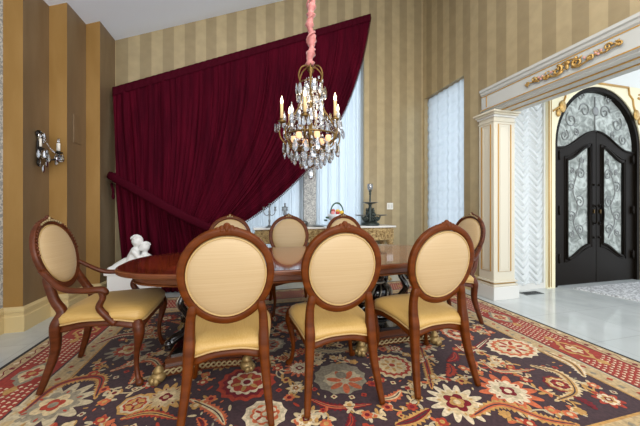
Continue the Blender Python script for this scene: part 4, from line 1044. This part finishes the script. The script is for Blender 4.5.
tag(st, 'white statue of two embracing children on a plinth by the curtain', 'statue')

# ================================================================== chandelier
ch = empty('crystal_chandelier', (.587, 2.60, 1.545)); ch.scale = (1.09, 1.09, 1.0)
def drop_mesh(L, wd):                                   # faceted pear drop hanging from its top
    m = MB(); n = 6; prof = [(0.0005, 0), (.25 * wd, -.12 * L), (.42 * wd, -.38 * L), (wd * .5, -.66 * L), (.34 * wd, -.86 * L), (.0005, -L)]
    m.lathe(prof, (0, 0, 0), CRYSTAL, n, smooth=False, sy=.55); return m
def chandelier():
    rnd = random.Random(2); Z0 = 0.0
    s = MB(); k = 90                                     # ruched pink sleeve over the chain
    path = []; rad = []; zt = cz(.587) - 1.545 - .005
    for i in range(k + 1):
        t = i / k; z = .97 + (zt - .97) * t; path.append((.010 * sin(z * 17) + .004 * sin(41 * z), .010 * cos(z * 15), z)); rad.append(.030 + .009 * sin(z * 58 + 2 * sin(z * 13)) + .004 * sin(z * 141))
    v = []; n = 16
    s.tube(path, rad, PINK, n); s.tube([(.034 * cos(t * .55), .034 * sin(t * .55), .97 + (zt - .97) * t / 140) for t in range(141)], .008, PINK, 6); s.build('silk_chain_sleeve', ch)
    f = MB(); f.lathe([(.006, .02), (.03, .04), (.045, .07), (.02, .10), (.012, .14), (.012, .30), (.03, .33), (.014, .36), (.012, .60), (.028, .63), (.012, .66), (.010, .90), (.03, .93), (.012, .965), (.006, .98)], (0, 0, 0), BRASS, 14); f.build('central_stem', ch)
    for i in range(6):                                   # cage ribs: crown arch, waist, down to the lower ring
        a = 2 * pi * i / 6 + .25; d_ = Vector((cos(a), sin(a), 0))
        pts = [d_ * r_ + Vector((0, 0, z)) for r_, z in ((.01, .955), (.05, .965), (.095, .93), (.115, .86), (.10, .80), (.085, .72), (.095, .62), (.14, .52), (.20, .42), (.235, .34), (.21, .25), (.12, .19), (.03, .16))]
        S = spline(pts, 5); b = MB(); b.tube(S, .0065, BRASS, 7); b.build('cage_rib', ch)
    for (rr, z, t) in ((.225, .31, .008), (.10, .80, .005), (.14, .19, .006)):
        b = MB(); b.tube([(rr * cos(2 * pi * i / 40), rr * sin(2 * pi * i / 40), z) for i in range(40)], t, BRASS, 7, closed=True); b.build('ring', ch)
    for i in range(6):
        a = 2 * pi * i / 6 + .12; d_ = Vector((cos(a), sin(a), 0)); R = .255
        S = spline([d_ * .10 + Vector((0, 0, .22)), d_ * .18 + Vector((0, 0, .20)), d_ * .26 + Vector((0, 0, .27)), d_ * (R + .02) + Vector((0, 0, .36)), d_ * R + Vector((0, 0, .43))], 6)
        arm_ = MB(); arm_.tube(S, .0065, BRASS, 7); arm_.lathe([(.008, .40), (.03, .415), (.034, .428), (.014, .43), (.016, .45)], tuple(d_ * R), BRASS, 12); ao = arm_.build('candle_arm', ch)
        MB().lathe([(.0125, .44), (.0125, .58), (.010, .582)], tuple(d_ * R), CANDLE, 12).build('candle', ao)
        MB().lathe([(.006, .58), (.011, .60), (.010, .615), (.003, .645), (.0005, .655)], tuple(d_ * R), BULB, 10).build('flame_bulb', ao)
        MB().lathe([(.004, .0), (.02, .01), (.026, .035), (.022, .06), (.018, .062)], tuple(Vector((cos(a + .52), sin(a + .52), 0)) * .15 + Vector((0, 0, .26))), BULBOFF, 10).build('amber_cup', ao)
    big = drop_mesh(.12, .056); mid = drop_mesh(.085, .040); sml = drop_mesh(.04, .02)
    protos = {}
    def hang(kind, x, y, z, rz):
        if kind not in protos:
            protos[kind] = {'b': big, 'm': mid, 's': sml}[kind].build('crystal_drop', ch); o = protos[kind]
        else: o = protos[kind].copy(); C.objects.link(o)
        o.parent = ch; o.location = (x, y, z); o.rotation_euler[2] = rz
    count = 0
    for i in range(16): a = 2 * pi * i / 16; hang('b', .235 * cos(a), .235 * sin(a), .25 - .02 * (i % 2), a + pi / 2)
    for i in range(14): a = 2 * pi * i / 14 + .1; hang('b', .17 * cos(a), .17 * sin(a), .19 - .015 * (i % 2), a + pi / 2)
    for i in range(10): a = 2 * pi * i / 10; hang('b', .09 * cos(a), .09 * sin(a), .13, a + pi / 2)
    for i in range(6):
        a = 2 * pi * i / 6 + .12
        for q, rr in ((-.12, .285), (.12, .285), (0, .31)): hang('m', rr * cos(a + q), rr * sin(a + q), .41 if q else .40, a + pi / 2)
    for i in range(12): a = 2 * pi * i / 12; hang('b', .125 * cos(a), .125 * sin(a), .80 - .02 * (i % 3), a + pi / 2)
    for i in range(12): a = 2 * pi * i / 12 + .2; hang('m', .10 * cos(a), .10 * sin(a), .66, a + pi / 2)
    for i in range(10): a = 2 * pi * i / 10 + .1; hang('b', .17 * cos(a), .17 * sin(a), .52, a + pi / 2)
    hang('b', 0, 0, .03, 0)
    b = MB()                                             # bead swags, spires, rosettes: uncountable small glass
    for i in range(12):
        a = 2 * pi * i / 12
        for k in range(26):
            t = k / 25; r_ = .05 + (.23 - .05) * t ** 1.3; z = .84 - (.84 - .32) * t - .04 * sin(pi * t); b.ell((r_ * cos(a), r_ * sin(a), z), .0065, CRYSTAL, 6, 4)
    for i in range(6):
        a = 2 * pi * i / 6 + .12; a2 = a + 2 * pi / 6
        for k in range(14):
            t = k / 13; p_ = Vector((cos(a), sin(a), 0)).lerp(Vector((cos(a2), sin(a2), 0)), t) * .255; b.ell((p_.x, p_.y, .42 - .07 * sin(pi * t)), .0065, CRYSTAL, 6, 4)
        am = a + pi / 6; x, y = .235 * cos(am), .235 * sin(am)
        b.lathe([(.003, .33), (.016, .35), (.008, .38), (.022, .42), (.014, .47), (.018, .50), (.006, .54), (.0005, .57)], (x, y, 0), CRYSTAL, 6, smooth=False)
    for i in range(70):
        a = rnd.uniform(0, 2 * pi); rr = rnd.uniform(.03, .24); z = rnd.uniform(.22, .46); b.ell((rr * cos(a), rr * sin(a), z), (.012, .012, .015), CRYSTAL, 5, 4)
    for i in range(24):
        a = rnd.uniform(0, 2 * pi); rr = rnd.uniform(.05, .11); z = rnd.uniform(.55, .85); b.ell((rr * cos(a), rr * sin(a), z), (.012, .012, .018), CRYSTAL, 5, 4)
    o = b.build('crystal_beads', ch); o['kind'] = 'stuff'
    l = bpy.data.lights.new('chandelier_glow', 'POINT'); l.energy = 1.2; l.color = (1, .78, .52); l.shadow_soft_size = .12
    lo = bpy.data.objects.new('chandelier_glow', l); C.objects.link(lo); lo.location = (.587, 2.60, 2.22)
chandelier(); tag(ch, 'brass cage chandelier dripping with crystals, hung on a pink silk sleeve', 'chandelier')

# ================================================================== wall sconce
sc_ = empty('crystal_wall_sconce', (-2.094, 3.60, 1.70))
b = MB(); b.ell((.012, 0, .10), (.014, .035, .13), BLACKM); b.ell((.016, 0, .26), (.018, .05, .04), BLACKM); b.ell((.014, 0, -.04), (.016, .03, .04), BLACKM); b.build('backplate', sc_)
for k, (x, y, z) in enumerate(((.10, -.13, .07), (.17, .03, .06), (.10, .14, .08))):
    a = MB(); a.tube(spline([(.015, 0, .06), (x * .5, y * .5, .0), (x * .9, y * .9, z - .05), (x, y, z)], 6), .007, BLACKM, 7); a.lathe([(.006, 0), (.03, .012), (.033, .022), (.01, .024), (.012, .035)], (x, y, z), BLACKM, 12); ao = a.build('sconce_arm', sc_)
    MB().lathe([(.011, z + .03), (.011, z + .115), (.009, z + .117)], (x, y, 0), CANDLEW, 10).build('candle', ao)
    MB().lathe([(.005, z + .115), (.009, z + .13), (.008, z + .145), (.0005, z + .175)], (x, y, 0), CRYSTAL, 8).build('flame_bulb', ao)
pr = None; rnd = random.Random(8)
for k, (x, y, z) in enumerate([(.10, -.16, .07), (.10, -.10, .07), (.13, -.13, .07), (.17, 0, .06), (.17, .06, .06), (.20, .03, .06), (.10, .11, .08), (.10, .17, .08), (.05, -.05, .0), (.05, .05, .0), (.05, 0, -.06), (.03, -.03, .26), (.04, .03, .28), (.05, 0, .24), (.08, 0, .10), (.12, -.04, .04), (.12, .08, .03)]):
    if pr is None: pr = drop_mesh(.085, .034).build('crystal_drop', sc_); o = pr
    else: o = pr.copy(); C.objects.link(o)
    o.location = (x, y, z); o.rotation_euler[2] = rnd.uniform(0, 3)
b = MB()
for x, y, z in ((.10, -.13, .07), (.17, .03, .06), (.10, .14, .08)):
    for k in range(13):
        t = k / 12; b.ell((.03 + (x - .03) * t, y * t, .28 + (z - .28) * t - .05 * sin(pi * t)), .008, CRYSTAL, 6, 4)
o = b.build('crystal_beads', sc_); o['kind'] = 'stuff'
tag(sc_, 'black metal wall sconce with candle sleeves and crystal drops', 'wall sconce')
